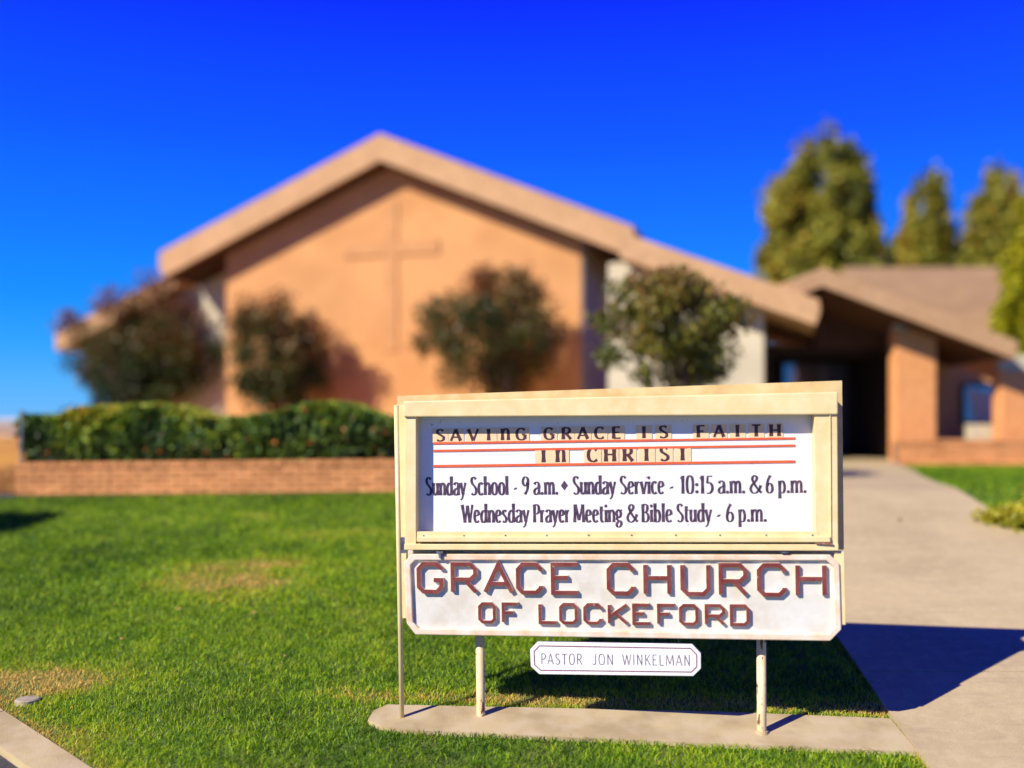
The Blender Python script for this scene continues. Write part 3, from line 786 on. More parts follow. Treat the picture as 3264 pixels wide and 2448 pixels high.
def word(mb, txt, x0, x1, zb, zh, off, W=.13, thin=.055, flare=1.25, shear_z=0.0, sp=.0):
    """stroke a word between x0 and x1 on baseline zb with cap height zh; shear_z keeps the baseline along the row"""
    tot = sum(GL[c][0] for c in txt) + sp * (len(txt) - 1)
    sx = (x1 - x0) / tot; px = 0; dz = 0
    for c in txt:
        gw, strokes = GL[c]
        for kind, pts in strokes:
            dz += 1
            yo = off - .00004 * (dz % 12)
            def tr(q): 
                X_ = x0 + (px + q[0]) * sx
                return (X_, yo, zb + q[1] * zh + shear_z * (X_ - x0))
            if kind == 'd':
                r0 = W * .62
                vs = [tr((pts[0][0] + r0 * math.cos(a * math.pi / 5) * .9, pts[0][1] + r0 * math.sin(a * math.pi / 5))) for a in range(10)]
                # keep dots round whatever the width scale
                mb.add(vs, [tuple(range(10))]); continue
            if kind == 'q':
                mb.add([tr(q) for q in pts], [(0, 1, 2, 3)]); continue
            if kind == 's': sm = catmull(pts)
            else:
                sm = []
                pv = [Vector(q) for q in pts]
                for a, b in zip(pv[:-1], pv[1:]):
                    for j in range(6): sm.append(a + (b - a) * j / 6)
                sm.append(pv[-1])
            n = len(sm); Lf = []; Rt = []
            for i, q in enumerate(sm):
                t = sm[min(i + 1, n - 1)] - sm[max(i - 1, 0)]
                tp_ = Vector((t.x * sx, t.y * zh)); tp_.normalize()
                wq = thin + (W - thin) * abs(tp_.y) ** 1.3
                if tp_.x * tp_.y > .05 and kind == 'l': wq *= .72       # up-strokes lighter
                e = min(i, n - 1 - i) / 3.0
                if flare > 1: wq *= 1 + (flare - 1) * max(0, 1 - e)
                nn = Vector((-tp_.y, tp_.x)) * wq / 2 * zh
                X_ = x0 + (px + q.x) * sx
                Z_ = zb + q.y * zh + shear_z * (X_ - x0)
                Lf.append((X_ + nn.x, yo, Z_ + nn.y)); Rt.append((X_ - nn.x, yo, Z_ - nn.y))
            mb.add(Lf + Rt, [(i, n + i, n + i + 1, i + 1) for i in range(n - 1)])
        px += gw + sp
def line_of(words, yb0, yb1, xa, xb, cap, name, parent, mat, off, **k):
    for txt, a, b in words:
        mb = MB()
        def row(x): return yb0 + (yb1 - yb0) * (x - xa) / (xb - xa)
        p1 = L(a, row(a), off); p2 = L(b, row(b), off); t_ = L(a, row(a) - cap, off)
        word(mb, txt, p1[0], p2[0], p1[1], t_[1] - p1[1], off, shear_z=(p2[1] - p1[1]) / (p2[0] - p1[0]), **k)
        mb.build(name, mat, parent)
o_ = FO - .0008
line_of([('Sunday', 1357, 1485), ('School', 1500, 1620), ('-', 1636, 1650), ('9', 1664, 1687), ('a.m.', 1701, 1779), ('*', 1788, 1811), ('Sunday', 1826, 1962),
         ('Service', 1976, 2117), ('-', 2132, 2149), ('10:15', 2168, 2274), ('a.m.', 2289, 2375), ('&', 2390, 2429), ('6', 2441, 2466), ('p.m.', 2481, 2571)],
        1579, 1571, 1357, 2571, 57, 'lettering', face, INK, o_, W=.15, thin=.06, sp=.045)
line_of([('Wednesday', 1473, 1686), ('Prayer', 1700, 1816), ('Meeting', 1829, 1984), ('&', 1998, 2034), ('Bible', 2045, 2143), ('Study', 2157, 2268), ('-', 2283, 2299),
         ('6', 2314, 2340), ('p.m.', 2354, 2444)],
        1666, 1663, 1473, 2444, 57, 'lettering', face, INK, o_, W=.15, thin=.06, sp=.045)

# ---- marquee tiles: each letter is a loose plastic tile standing in the tracks
ordn = ['first', 'second', 'third', 'fourth', 'fifth', 'sixth']
def tile(ch, cx, top, bot, wpx, label):
    off = FO - .0035
    c = [L(cx - wpx / 2, bot, off), L(cx + wpx / 2, bot, off), L(cx + wpx / 2, top, off), L(cx - wpx / 2, top, off)]
    ox, oz = c[0]
    mw = MS @ Matrix.Translation((ox, off, oz))
    mb = MB(); mb.prism([(x - ox, z - oz) for x, z in c], 0, .0015)
    o = mb.build('letter_tile', TILE); o.matrix_world = mw
    tag(o, label, 'letter tile', 'changeable letters of the marquee')
    m2 = MB(); H = c[3][1] - c[0][1]; Wt = c[1][0] - c[0][0]
    gch = {'N': 'n'}.get(ch, ch); gw = GL[gch][0]
    kk = 1 if ch != 'N' else 1 / .69
    lw = Wt * .64 * gw / .42
    word(m2, gch, (Wt - lw) / 2, (Wt + lw) / 2, H * .10, H * .82 * kk, -.0004, W=.26 / kk, thin=.12 / kk, flare=1.3)
    m2.build('print', TINK, o)
r1 = [('SAVING', [1404, 1453, 1509, 1558, 1611, 1661]), ('GRACE', [1750, 1806, 1858, 1911, 1965]), ('IS', [2053, 2115]), ('FAITH', [2234, 2292, 2351, 2411, 2471])]
for wd_, cs in r1:
    for i, (ch, cx) in enumerate(zip(wd_, cs)):
        t_ = (cx - 1404) / 1067
        tile(ch, cx, 1366 - 17 * t_, 1411 - 15.5 * t_, 51, 'cream tile with the letter %s, %s in the word %s of the top row' % (('small n' if ch == 'N' else ch), ordn[i], wd_))
r2 = [('IN', [1733, 1787]), ('CHRIST', [1889, 1945, 2002, 2061, 2118, 2176])]
for wd_, cs in r2:
    for i, (ch, cx) in enumerate(zip(wd_, cs)):
        t_ = (cx - 1404) / 1067
        tile(ch, cx, 1432 - 15 * t_, 1484 - 15 * t_, 54, 'yellowed tile with the letter %s, %s in the word %s of the lower row' % (('small n' if ch == 'N' else ch), ordn[i], wd_))

# ---- hanging placard
PO = .03
pc = [L(*p, PO) for p in [(1719, 2149), (2210, 2155), (2234, 2131), (2234, 2083), (2207, 2054), (1714, 2046), (1690, 2071), (1692, 2124)]]
ox = sum(p[0] for p in pc) / 8; oz = min(p[1] for p in pc)
plq = empty('hanging_placard', mw=MS @ Matrix.Translation((ox, PO, oz)))
tag(plq, 'small white octagonal name placard hanging below the name board', 'placard')
pcl = [(x - ox, z - oz) for x, z in pc]
mb = MB(); mb.prism(pcl, 0, .022); soften(mb.build('board', PLQ, plq), .002)
cxm = sum(p[0] for p in pcl) / 8; czm = sum(p[1] for p in pcl) / 8
def inset(poly, d):
    out = []; n = len(poly)
    for i in range(n):
        a, b, c = [Vector(poly[k % n]) for k in (i - 1, i, i + 1)]
        d1 = (b - a).normalized(); d2 = (c - b).normalized(); n1 = Vector((-d1.y, d1.x)); n2 = Vector((-d2.y, d2.x))
        m_ = (n1 + n2).normalized(); out.append(tuple(b + m_ * d / m_.dot(n1)))
    return out
ins = inset(pcl, .020)
mb = MB(); Lf, Rt = ribbon(ins, .0055, True)
mb.add([(p.x, -.0006, p.y) for p in Lf] + [(p.x, -.0006, p.y) for p in Rt], [(i, 8 + i, 8 + (i + 1) % 8, (i + 1) % 8) for i in range(8)])
mb.build('border_line', PLINE, plq)
for txt, a, b in (('PASTOR', 1724, 1856), ('JON', 1886, 1956), ('WINKELMAN', 1984, 2201)):
    def row(x): return 2117 + 5 * (x - 1724) / 480
    p1 = L(a, row(a), PO); p2 = L(b, row(b), PO); t_ = L(a, row(a) - 34, PO)
    mb = MB(); word(mb, txt, p1[0] - ox, p2[0] - ox, p1[1] - oz, t_[1] - p1[1], -.0007, W=.085, thin=.075, flare=1, shear_z=(p2[1] - p1[1]) / (p2[0] - p1[0]), sp=.10)
    mb.build('lettering', PINK_, plq)
for px, r0, r1_ in ((1754, 2022, 2050), (2162, 2030, 2056)):
    a = L(px, r0, PO); b = L(px, r1_, PO)
    mb = MB(); mb.tube([(a[0] - ox, .01, a[1] - oz), (b[0] - ox + .002, .008, b[1] - oz)], .0022, 6); mb.build('hook', STEEL, plq)

# ------------------------------------------------------------------ church
STUC = material('tan stucco', (.62, .305, .112), .9, (.54, .255, .092), .8, bump=.01, bscale=30, coord='World')
STW = material('cream stucco', (.60, .52, .35), .9, (.50, .43, .29), 1.2, bump=.01, bscale=30, coord='World')
FASC = material('tan fascia', (.49, .285, .135), .85, (.54, .32, .155), 2.2, (.36, .20, .10), 9, bump=.006, bscale=25, coord='World')
SHING = material('brown shingle', (.30, .18, .085), .9, (.36, .22, .10), 1.5, (.22, .13, .06), 12, bump=.01, bscale=20, coord='World')
CROSS = material('cross wood', (.55, .27, .10), .8, (.50, .24, .09), 3, coord='World')
SOFF_SHADE = material('soffit', (.07, .035, .02), .9)  # very dark tone paints in the deep shade under the eaves
PKO = P(1210, 425, 24.0)
UC = Vector((11.9, -3.3, 0)).normalized(); NB = Vector((-UC.y, UC.x, 0))
church = empty('church'); 
MC = Matrix(((UC.x, NB.x, 0, PKO.x), (UC.y, NB.y, 0, PKO.y), (0, 0, 1, .86), (0, 0, 0, 1)))
church.matrix_world = MC; MCI = MC.inverted()
tag(church, 'tan stucco church with a wide gabled front wall and low side wings', 'church')
def CL(px, py, off):
    o = MCI @ Vector((0, 0, EYE)); d = MCI.to_3x3() @ Vector(((px - CX) / F, 1, (HOR - py) / F))
    t = (off - o.y) / d.y; q = o + d * t; return (q.x, q.z)
hw = 6.17; pk = PKO.z - .86; ev = 6.05 - .86; slope = (pk - ev) / hw
OVH = .62; xw0 = CL(722, 1300, OVH)[0]; xw1 = CL(1852, 1300, OVH)[0]
TH = .66
def under(x): return pk - abs(x) * slope - TH
mb = MB(); mb.prism([(xw0, -.3), (xw1, -.3), (xw1, under(xw1)), (0, under(0)), (xw0, under(xw0))], OVH, 15)
mb.build('wall', STUC, church)
for s in (-1, 1):
    mb = MB()
    e = hw * s
    poly = [(0, pk), (0, pk - TH), (e, ev - TH), (e + .12 * s, ev - TH * .55), (e + .10 * s, ev)]
    if s > 0: poly = poly[::-1]
    mb.prism(poly, 0.0, 15.5); o = mb.build('roof', [FASC], church)
    # shingle skin on top of each slope
    mb = MB(); mb.add([(0, .05, pk + .02), (e + .15 * s, .05, ev + .0), (e + .15 * s, 15.4, ev + .0), (0, 15.4, pk + .02)], [(0, 1, 2, 3)])
    mb.build('shingle_field', SHING, o)
    mb = MB(); q = [(0, pk - TH - .004), (e, ev - TH - .004), (e, ev - TH - .03), (0, pk - TH - .03)]
    mb.prism(q if s < 0 else q[::-1], .12, OVH - .003); mb.build('soffit', SOFF_SHADE, o)
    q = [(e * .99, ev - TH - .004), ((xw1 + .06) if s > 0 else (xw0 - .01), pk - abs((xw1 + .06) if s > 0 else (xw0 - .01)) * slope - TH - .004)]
    mb = MB(); mb.add([(q[0][0], .12, q[0][1]), (q[1][0], .12, q[1][1]), (q[1][0], 15, q[1][1]), (q[0][0], 15, q[0][1])], [(0, 1, 2, 3)]); mb.build('soffit', SOFF_SHADE, o)
mb = MB(); mb.box(xw1 + .002, xw1 + .05, OVH + .03, 14.5, -.3, under(xw1) - .06); mb.build('side_wall', material('shade-grey side stucco', (.24, .24, .24), .9, (.20, .20, .21), 2), church)  # shade on the cream side wall is painted in as grey
# cross
c1 = CL(1246, 640, .6); c2 = CL(1246, 1118, .6); hL = CL(1095, 792, .6); hR = CL(1400, 792, .6)
mb = MB(); mb.box(c1[0] - .17, c1[0] + .17, .585, .619, c2[1], c1[1]); mb.build('cross', CROSS, church)
zc = (hL[1] + hR[1]) / 2; crs = bpy.data.objects['cross']
mb = MB(); mb.box(hL[0], hR[0], .578, .616, zc - .17, zc + .17); mb.build('cross_arm', CROSS, crs)
# wings
def wing(side, pA, pB, off, thick, wall_px, name_mat=STW):
    a = CL(*pA, off); b = CL(*pB, off)
    poly = [(a[0], a[1]), (a[0], a[1] - thick), (b[0], b[1] - thick), (b[0], b[1])]
    if side > 0: poly = poly[::-1][:]
    mb = MB(); mb.prism(poly, off, off + 9); r_ = mb.build('wing_roof', FASC, church)
    wx = CL(wall_px, 1200, off + .6)[0]
    za = a[1] - thick; sl_ = (b[1] - a[1]) / (b[0] - a[0])
    x1 = xw1 - .3 if side > 0 else xw0 + .3
    pol = [(x1, -.3), (wx, -.3), (wx, za + sl_ * (wx - a[0])), (x1, za + sl_ * (x1 - a[0]))]
    if side < 0: pol = pol[::-1]
    mb = MB(); mb.prism(pol, off + .6, off + 8.5); mb.build('wing_wall', name_mat, church)
wing(-1, (560, 862), (176, 1062), 1.0, .50, 352)

# low foyer wing right of the gable, its half-gable roof coming forward beside the porch
a = P(1975, 737, 16.3); b = Vector((0, 0, 0)); WU = UC; WN = NB
MF = Matrix(((UC.x, NB.x, 0, a.x), (UC.y, NB.y, 0, a.y), (0, 0, 1, 0), (0, 0, 0, 1))); MFI = MF.inverted()
def FL(px, py, off):
    o = MFI @ Vector((0, 0, EYE)); d = MFI.to_3x3() @ Vector(((px - CX) / F, 1, (HOR - py) / F))
    t = (off - o.y) / d.y; q = o + d * t; return (q.x, q.z)
foy = empty('foyer_wing', mw=MF); tag(foy, 'low cream foyer wing with a sloping tan roof edge between gable and porch', 'building wing')
e0 = (0, a.z); e1 = FL(2600, 955, 0)
mb = MB(); mb.prism([(e1[0], e1[1] - .40), (e1[0] + .07, e1[1] - .18), (e1[0] + .05, e1[1]), (0, e0[1]), (0, e0[1] - .43)], 0, 6.5); mb.build('roof', FASC, foy)
wl0 = FL(1938, 1200, .62)[0]; wl1 = FL(2434, 1200, .62)[0]; fs_ = (e1[1] - e0[1]) / e1[0]
mb = MB(); mb.prism([(wl0, .5), (wl1, .5), (wl1, e0[1] - .42 + fs_ * wl1), (0, e0[1] - .42), (wl0, e0[1] - .42)], .62, 6.2); mb.build('wall', STW, foy)

# covered entrance
port = empty('entrance_porch', (4.5, 16.3, .86)); tag(port, 'covered church entrance with gabled roof on square tan pillars', 'porch')
def PX(px, d): return (px - CX) / F * d
def PZ(row, d): return EYE + (HOR - row) / F * d
def wbox(name, x0, x1, y0, y1, z0, z1, mat, parent, bev=0):
    o_ = parent.location if parent.parent is None else parent.parent.location
    mb = MB(); mb.box(x0 - o_.x, x1 - o_.x, y0 - o_.y, y1 - o_.y, z0 - o_.z, z1 - o_.z, bev=bev); return mb.build(name, mat, parent)
o_p = port.location
d = 15.7
pkx, pkz = PX(2622, d), PZ(852, d); rx, rz = PX(3236, d), PZ(1085, d); sl_ = (pkz - rz) / (rx - pkx)
lx = PX(2505, d); lz = pkz - (pkx - lx) * sl_ * 1.05
th = .30
for poly, nm in (([(pkx, pkz), (lx, lz), (lx, lz - th), (pkx, pkz - th)], 'roof'), ([(pkx, pkz), (pkx, pkz - th), (rx, rz - th), (rx + .05, rz - .05), (rx, rz)], 'roof')):
    mb = MB(); mb.prism([(x - o_p.x, z - o_p.z) for x, z in poly], d - o_p.y, 22 - o_p.y); mb.build(nm, [FASC], port)
    q0, q1 = (poly[3], poly[2]) if poly[1][0] < pkx else (poly[1], poly[2])
# pillars with pale capitals
for (a, b, row_t, capw) in ((2853, 2986, 1052, 1), (3188, 3330, 1180, 1)):
    dd_ = 16.25; x0, x1 = PX(a, dd_), PX(b, dd_)
    pz = PZ(row_t, dd_)
    pl = wbox('pillar', x0, x1, dd_, dd_ + .28, .86, pz, BR[0], port, bev=.02)
    wbox('capital', x0 + .03, x1 - .12, dd_ + .03, dd_ + .25, pz, pz + .26, STW, pl)
# recessed entrance: dark box with glass doors, gable panel above, shaded wall with a window to the right
YE = 17.3
GLS = material('window glass', (.22, .23, .30), .08, spec=1.0, metal=.7)
WFR = material('dark window frame', (.02, .02, .025), .4)
DARK = material('shade-painted recess wall', (.03, .018, .012), .9)  # shade of the deep entrance is put into this wall colour
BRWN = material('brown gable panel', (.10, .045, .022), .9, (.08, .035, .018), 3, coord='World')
def roof_z(x): return (pkz - (x - pkx) * sl_ if x > pkx else pkz - (pkx - x) * sl_ * 1.05) - th
def gable(name, xa, xb, y0, y1, z0, mat):
    xs_ = [xa] + ([pkx] if xa < pkx < xb else []) + [xb]
    poly = [(xa, z0), (xb, z0)] + [(x, roof_z(x) + .02) for x in reversed(xs_)]
    mb = MB(); mb.prism([(x - o_p.x, z - o_p.z) for x, z in poly], y0 - o_p.y, y1 - o_p.y); return mb.build(name, mat, port)
xp = PX(2846, YE)
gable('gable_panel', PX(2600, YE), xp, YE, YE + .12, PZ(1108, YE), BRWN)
gable('shaded_wall', xp + .14, 9.3, YE + .6, YE + .8, .86, STUC)
wbox('side_wall', xp, xp + .14, 16.75, 17.36, .86, 2.78, STW, port)
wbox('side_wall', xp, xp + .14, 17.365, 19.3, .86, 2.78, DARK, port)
for xa_, xb_ in ((lx, pkx), (pkx, rx - .1)):
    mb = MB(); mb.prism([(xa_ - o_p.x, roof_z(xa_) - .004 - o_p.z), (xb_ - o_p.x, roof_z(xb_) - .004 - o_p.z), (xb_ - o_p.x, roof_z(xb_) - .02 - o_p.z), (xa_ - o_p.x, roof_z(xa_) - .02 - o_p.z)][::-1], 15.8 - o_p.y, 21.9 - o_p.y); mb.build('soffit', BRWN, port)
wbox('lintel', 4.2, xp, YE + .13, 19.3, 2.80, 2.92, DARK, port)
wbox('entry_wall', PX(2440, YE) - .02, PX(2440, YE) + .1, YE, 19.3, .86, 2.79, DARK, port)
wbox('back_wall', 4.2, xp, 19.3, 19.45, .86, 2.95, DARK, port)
def dglass(xa, xb, y, z1, n):
    f = wbox('glass_door', xa, xb, y, y + .06, .89, z1, WFR, port)
    wd2 = (xb - xa - .05) / n
    for k in range(n):
        a = xa + .05 + k * wd2
        for (za, zb_) in ((1.0, z1 - .55), (z1 - .49, z1 - .05)):
            mb = MB(); mb.box(a - o_p.x, a + wd2 - .05 - o_p.x, y - .02 - o_p.y, y - .008 - o_p.y, za - o_p.z, zb_ - o_p.z); mb.build('pane', GLS, f)
dglass(PX(2490, 19.2), PX(2705, 19.2), 19.2, 2.76, 2)
dglass(PX(2720, 19.2), PX(2838, 19.2), 19.2, 2.76, 1)
d = YE + .6
wx0, wx1, wz0, wz1 = PX(3062, d), PX(3200, d), PZ(1352, d), PZ(1222, d)
wf = wbox('window', wx0, wx1, d - .05, d + .015, wz0, wz1, WFR, port)
mb = MB(); mb.box(wx0 + .05 - o_p.x, wx1 - .05 - o_p.x, d - .06 - o_p.y, d - .054 - o_p.y, wz0 + .05 - o_p.z, wz1 - .05 - o_p.z); mb.build('pane', GLS, wf)
REFL = material('tan reflection', (.70, .58, .40), .8)  # tan quad painted as the reflection in the window pane
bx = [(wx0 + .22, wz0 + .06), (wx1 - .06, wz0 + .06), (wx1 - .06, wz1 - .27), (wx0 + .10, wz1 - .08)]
mb = MB(); mb.prism([(x - o_p.x, z - o_p.z) for x, z in bx], d - .068 - o_p.y, d - .064 - o_p.y); mb.build('reflection', REFL, wf)
wbox('planter_box', PX(3098, 16.6), PX(3205, 16.6), 16.6, 16.9, .86, PZ(1352, 16.6), STW, port)

# low brick wall in front of the porch
brick_wall('brick_wall', PX(2866, 15.75), 12.0, 15.75, .86, .068, 5, .235, .07, .05, .3,
           'low orange brick planter wall below the porch pillars', 0, 0, (PX(2866, 15.75), 15.75, .865))

# hall behind with its brown roof
hall = empty('hall', (12, 27, .86)); tag(hall, 'low hall with a brown shingle roof behind the church entrance', 'building')
hx0, hx1 = PX(2560, 24), PX(3150, 24)
ho = hall.location
mb = MB(); rzh = PZ(852, 26.5); ezh = 3.6
mb.prism([(0, 0), (1, 0), (1, 1), (0, 1)], 0, 1); mb = MB()
v = [(PX(2690, 26.5), 26.5, rzh), (PX(3180, 26.5), 26.5, rzh), (PX(3330, 21.5), 21.5, ezh), (PX(2720, 21.5), 21.5, ezh), (PX(3180, 26.5), 32, ezh), (PX(2690, 26.5), 32, ezh)]
v += [(x, y, z - .25) for x, y, z in v]
mb.add([(x - ho.x, y - ho.y, z - ho.z) for x, y, z in v], [(0, 3, 2, 1), (0, 1, 4, 5), (1, 2, 4), (0, 5, 3), (3, 9, 8, 2), (2, 8, 10, 4), (4, 10, 11, 5), (5, 11, 9, 3), (6, 7, 8, 9), (6, 11, 10, 7)])
mb.build('roof', SHING, hall)
wbox('wall', PX(2740, 22.5), PX(3300, 22.5), 22.5, 31, .8, 3.4, STUC, hall)

# far building at the left horizon
fb = empty('distant_building', (-36, 62, .86)); tag(fb, 'pale low building far off beyond the dry field', 'building')
PALE = material('pale siding', (.62, .60, .55), .8, (.55, .54, .50), .2)
DKB = material('dark opening', (.03, .035, .06), .6)
wbox('wall', -46, -31.2, 62, 74, .7, PZ(1347, 62) - .1, PALE, fb)
wbox('roof', -46.5, -30.8, 61.6, 74.4, PZ(1347, 62) - .1, PZ(1343, 62) + .12, PALE, fb)
wbox('garage_door', -40, -33.4, 61.9, 61.99, .86, PZ(1380, 62), DKB, fb)

# ------------------------------------------------------------------ trees
def tree(name, loc, crown_c, rad, nleaf, leaf, mat, label, cat, stems=1, tintf=None, seed=0, lobes=26, taper=None, group=None, trunk_r=.12, shell=.55, lsz=1.0):
    root = empty(name, loc); tag(root, label, cat, group)
    rs = np.random.default_rng(seed); loc = Vector(loc); cc = Vector(crown_c) - loc
    # lobes
    lc = rs.normal(size=(lobes, 3)); lc /= np.linalg.norm(lc, axis=1)[:, None]; lc *= rs.uniform(.35, .92, lobes)[:, None]
    zz = lc[:, 2]
    if taper is not None:
        k = np.interp(zz, *taper); lc[:, 0] *= k; lc[:, 1] *= k
    lr = rs.uniform(.20, .38, lobes) * lsz
    which = rs.integers(0, lobes, nleaf)
    p = rs.normal(size=(nleaf, 3)); p /= np.linalg.norm(p, axis=1)[:, None]; p *= (rs.uniform(0, 1, nleaf) ** (shell))[:, None]
    q = lc[which] + p * lr[which][:, None]
    q += rs.normal(size=(nleaf, 3)) * .03
    c = q * np.array(rad) + np.array(cc)
    lob_t = rs.normal(0, .12, lobes)
    ti = .42 + lob_t[which] + rs.normal(0, .16, nleaf)
    if tintf is not None: ti = ti + tintf(q)
    leaf_cloud('crown', c, leaf, mat, root, ti, up=.4, aspect=1.0)
    mb = MB()
    base = Vector((0, 0, -.1)); cb_ = cc + Vector((0, 0, -rad[2] * .2))
    for s in range(stems):
        an = s / stems * 6.28 + seed; sp_ = 0 if stems == 1 else .45
        e = cb_ + Vector((math.cos(an) * rad[0] * sp_, math.sin(an) * rad[1] * sp_, rs.uniform(-.1, .3) * rad[2]))
        m1 = base.lerp(e, .5) + Vector((rs.uniform(-.05, .05), rs.uniform(-.05, .05), 0)) * rad[0]
        st = base + Vector((math.cos(an) * trunk_r, math.sin(an) * trunk_r, 0)) * (0 if stems == 1 else 1)
        mb.tube([st, st.lerp(m1, .5), m1, e], [trunk_r, trunk_r * .8, trunk_r * .6, trunk_r * .25], 7)
        for b_ in range(4):
            f_ = cc + Vector(lc[(s * 4 + b_) % lobes]) * 1.0
            f_ = cc + Vector((lc[(s * 4 + b_) % lobes][0] * rad[0], lc[(s * 4 + b_) % lobes][1] * rad[1], lc[(s * 4 + b_) % lobes][2] * rad[2])) * .8
            mb.tube([m1, m1.lerp(f_, .5) + Vector((0, 0, .05 * rad[2])), f_], [trunk_r * .45, trunk_r * .3, trunk_r * .1], 5)
    mb.build('trunk', M['bark'], root, smooth=True)
    return root
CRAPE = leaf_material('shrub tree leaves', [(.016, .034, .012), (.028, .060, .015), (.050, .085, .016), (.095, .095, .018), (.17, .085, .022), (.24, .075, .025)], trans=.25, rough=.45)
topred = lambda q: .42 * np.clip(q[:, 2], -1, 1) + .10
fr = [((440, 1120), 255, 240, .75, 'dark rounded multi-stem tree at the left corner of the church'),
      ((885, 1130), 200, 225, -.75, 'rounded small tree in front of the left part of the gable wall'),
      ((1568, 1065), 245, 245, -.75, 'rounded small tree right of the cross, behind the top of the sign'),
      ((2150, 1055), 285, 222, None, 'loose olive small tree in front of the cream foyer wing right of the gable')]
OLIVE = leaf_material('olive tree leaves', [(.025, .045, .010), (.060, .085, .014), (.12, .14, .018), (.20, .20, .022), (.28, .20, .03), (.26, .12, .03)], trans=.35)
for i, ((px, py), rw, rh, off, lab) in enumerate(fr):
    if off is None: d = 11.4
    else:
        q = CL(px, py, off); d = (MC @ Vector((q[0], off, q[1]))).y
    c = P(px, py, d); rx_ = rw / F * d; rz_ = rh / F * d
    tp_ = ([-1, -.55, 0, .5, 1], [.62, .92, 1.12, 1.0, .72])
    tf = topred if i < 3 else (lambda q: .22 * q[:, 2] + .22)
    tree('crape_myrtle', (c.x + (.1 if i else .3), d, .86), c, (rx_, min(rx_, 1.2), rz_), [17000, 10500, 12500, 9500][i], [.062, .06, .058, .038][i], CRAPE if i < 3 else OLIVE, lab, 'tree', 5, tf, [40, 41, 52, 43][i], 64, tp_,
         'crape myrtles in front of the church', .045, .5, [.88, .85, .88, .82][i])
CON = leaf_material('evergreen foliage', [(.060, .075, .014), (.15, .16, .022), (.26, .26, .03), (.35, .31, .035), (.44, .30, .035), (.42, .22, .03)], trans=.2, rough=.6, spec=.2)
YEL = leaf_material('yellow green foliage', [(.12, .14, .01), (.24, .26, .010), (.36, .36, .012), (.44, .40, .015), (.46, .34, .02), (.40, .24, .03)], trans=.35, rough=.6, spec=.2)
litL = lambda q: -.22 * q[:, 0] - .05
def bt_(px, top, bot, half, d, mat, lab, seed, n, taper, leaf=.2, tf=litL):
    c = P(px, (top + bot) / 2, d); rz_ = (bot - top) / 2 / F * d; rx_ = half / F * d
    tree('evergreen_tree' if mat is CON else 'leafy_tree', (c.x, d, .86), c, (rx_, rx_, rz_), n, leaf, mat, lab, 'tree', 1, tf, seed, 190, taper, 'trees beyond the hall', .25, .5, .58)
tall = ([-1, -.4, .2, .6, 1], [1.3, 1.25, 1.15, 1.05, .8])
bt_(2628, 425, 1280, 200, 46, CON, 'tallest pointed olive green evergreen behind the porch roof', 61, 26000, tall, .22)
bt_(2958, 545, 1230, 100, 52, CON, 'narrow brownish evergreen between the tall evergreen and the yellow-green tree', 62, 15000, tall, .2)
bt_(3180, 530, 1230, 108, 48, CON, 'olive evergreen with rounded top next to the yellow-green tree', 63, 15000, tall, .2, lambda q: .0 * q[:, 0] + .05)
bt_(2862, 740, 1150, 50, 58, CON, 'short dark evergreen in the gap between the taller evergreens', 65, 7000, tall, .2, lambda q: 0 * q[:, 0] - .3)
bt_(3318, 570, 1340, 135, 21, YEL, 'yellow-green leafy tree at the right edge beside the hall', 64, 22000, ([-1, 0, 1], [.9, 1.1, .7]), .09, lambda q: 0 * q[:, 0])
# small far shrubs left
RED_L = leaf_material('reddish shrub leaves', [(.10, .03, .02), (.2, .05, .03), (.26, .07, .04)], trans=.3)
for (px, top, bot, half, d, mt, lab, nm) in (
     (160, 1318, 1400, 70, 26, RED_L, 'reddish shrub showing above the left end of the hedge', 'shrub'),
     (295, 1262, 1400, 52, 27, CRAPE, 'dark round shrub behind the hedge at the church corner', 'shrub'),
     (218, 1288, 1400, 30, 30, CRAPE, 'small dark shrub between the reddish shrub and the dark round shrub', 'shrub'),
     (25, 1395, 1440, 45, 44, RED_L, 'low rust coloured bush on the dry field by the far building', 'bush')):
    c = P(px, (top + bot) / 2, d)
    tree(nm, (c.x, d, .86), c, (half / F * d, half / F * d, (bot - top) / 2 / F * d), 2500, .06, mt, lab, 'shrub', 3, None, px, 14, None, None, .03)
# shrub spilling on to the walk at the right
SPILL = leaf_material('yellow shrub leaves', [(.10, .14, .01), (.26, .28, .015), (.46, .42, .02), (.60, .46, .03)], trans=.3)
c = Vector((4.78, 8.45, g(4.78, 8.45) + .10))
tree('low_shrub', (4.8, 8.45, g(4.8, 8.45)), c, (.68, .5, .30), 9000, .022, SPILL, 'low yellow-green shrub spilling over the right edge of the walk', 'shrub', 5, None, 77, 26, None, None, .012)
# tree outside the frame whose shadow falls on the lawn at the left
c = Vector((-7.9, 6.3, g(-7.9, 6.3) + 3.0))
tree('street_tree', (-7.9, 6.3, g(-7.9, 6.3)), c, (.75, .62, .7), 3600, .07, CRAPE, 'young street tree left of the view, its shadow reaching the lawn', 'tree', 1, None, 91, 20, None, None, .035)

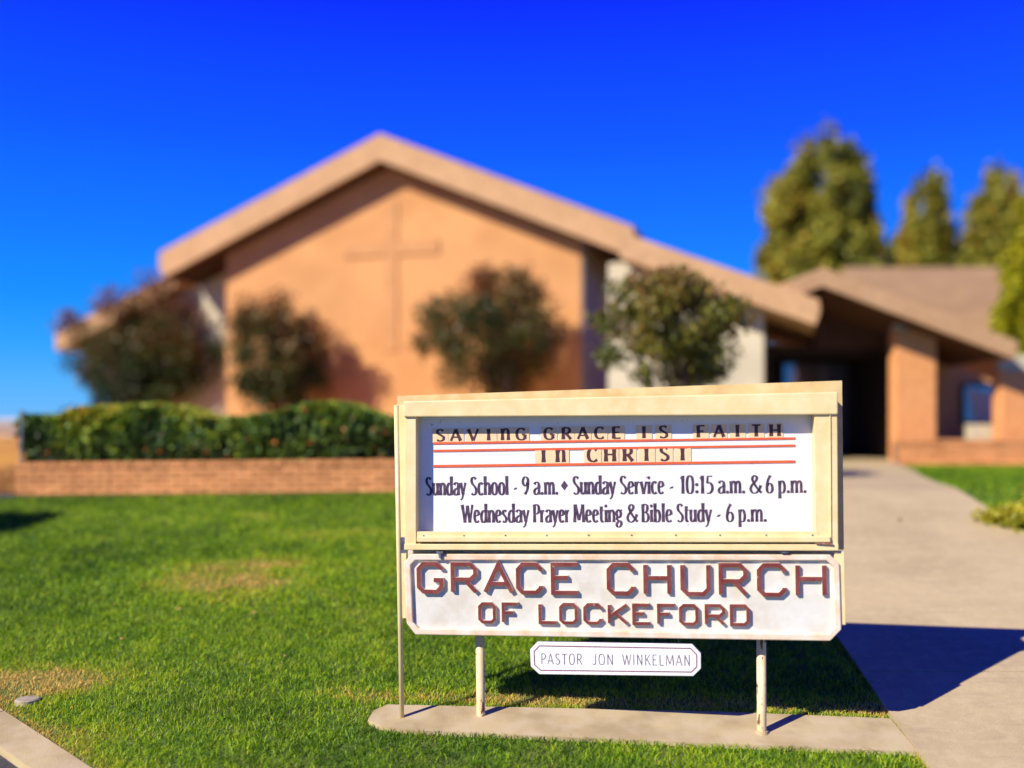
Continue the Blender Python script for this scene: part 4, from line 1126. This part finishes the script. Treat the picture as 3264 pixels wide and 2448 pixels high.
# dry tufts at the end of the wall and edge of the field
DRYT = leaf_material('dry stalks', [(.30, .13, .04), (.42, .22, .06), (.5, .30, .08)], trans=.3)
n = 9000; x = rng.uniform(-8, -5.2, n); y = 10.3 + rng.uniform(0, 1, n) ** 1.5 * 9
cc_ = np.stack([x, y, g_np(x, y) + rng.uniform(0, .05, n)], 1)
tag(leaf_cloud('dry_grass', cc_, .03, DRYT, None, None, up=0, aspect=.5), 'dry golden ground cover left of the brick wall', 'dry grass', kind='stuff')

# small things on the ground
LEAFB = material('dead leaf', (.45, .20, .06), .7, (.55, .30, .12), 40)
for i, (px, py, lab) in enumerate(((455, 1873, 'tan dead leaf on the lawn left of the pale dry patch'), (807, 1962, 'orange dead leaf on the lawn below the pale dry patch'),
        (903, 2104, 'small orange dead leaf on the lawn halfway to the conduit pole'), (385, 2048, 'small orange dead leaf on the lawn above the bare corner'),
        (568, 1950, 'curled tan dead leaf on the lawn under the dry patch'), (362, 1933, 'tiny orange dead leaf on the lawn at the left'))):
    x, y = GP(px, py); z = g(x, y) + .02
    s_ = .018 if i else .026; a = random.uniform(0, 6)
    pts = []
    for k in range(8):
        r_ = s_ * (1 if k % 2 else .62); pts.append((r_ * math.cos(k * .785 + a), r_ * math.sin(k * .785 + a) * .7, .006 * (k % 3)))
    mb = MB(); mb.add([(0, 0, .004)] + pts, [(0, k + 1, (k + 1) % 8 + 1) for k in range(8)])
    tag(mb.build('fallen_leaf', LEAFB, loc=(x, y, z)), lab, 'leaf', 'fallen leaves on the lawn')
x, y = (2868 - CX) / F * 8.7, 8.7
d_ = 2.4 / ((1664 - HOR) / F + .174); x = (2868 - CX) / F * d_; y = d_
mb = MB(); mb.tube([(-.014, 0, .0), (-.008, 0, .006), (.006, 0, .007), (.014, 0, .002)], [.004, .011, .010, .003], 8)
tag(mb.build('seed_pod', material('seed pod', (.16, .07, .03), .7), loc=(x, y, g(x, y) + .022), smooth=True), 'small brown seed pod lying on the walk', 'seed pod')
x, y = GP(88, 2232)
mb = MB(); mb.tube([(0, 0, -.05), (0, 0, .010), (0, 0, .014)], [.062, .062, .055], 24)
tag(mb.build('valve_cover', material('grey plastic lid', (.40, .34, .22), .7, (.32, .27, .17), 30), loc=(x, y, g(x, y) - .005)), 'round grey valve cover in the lawn by the bare corner', 'valve cover')
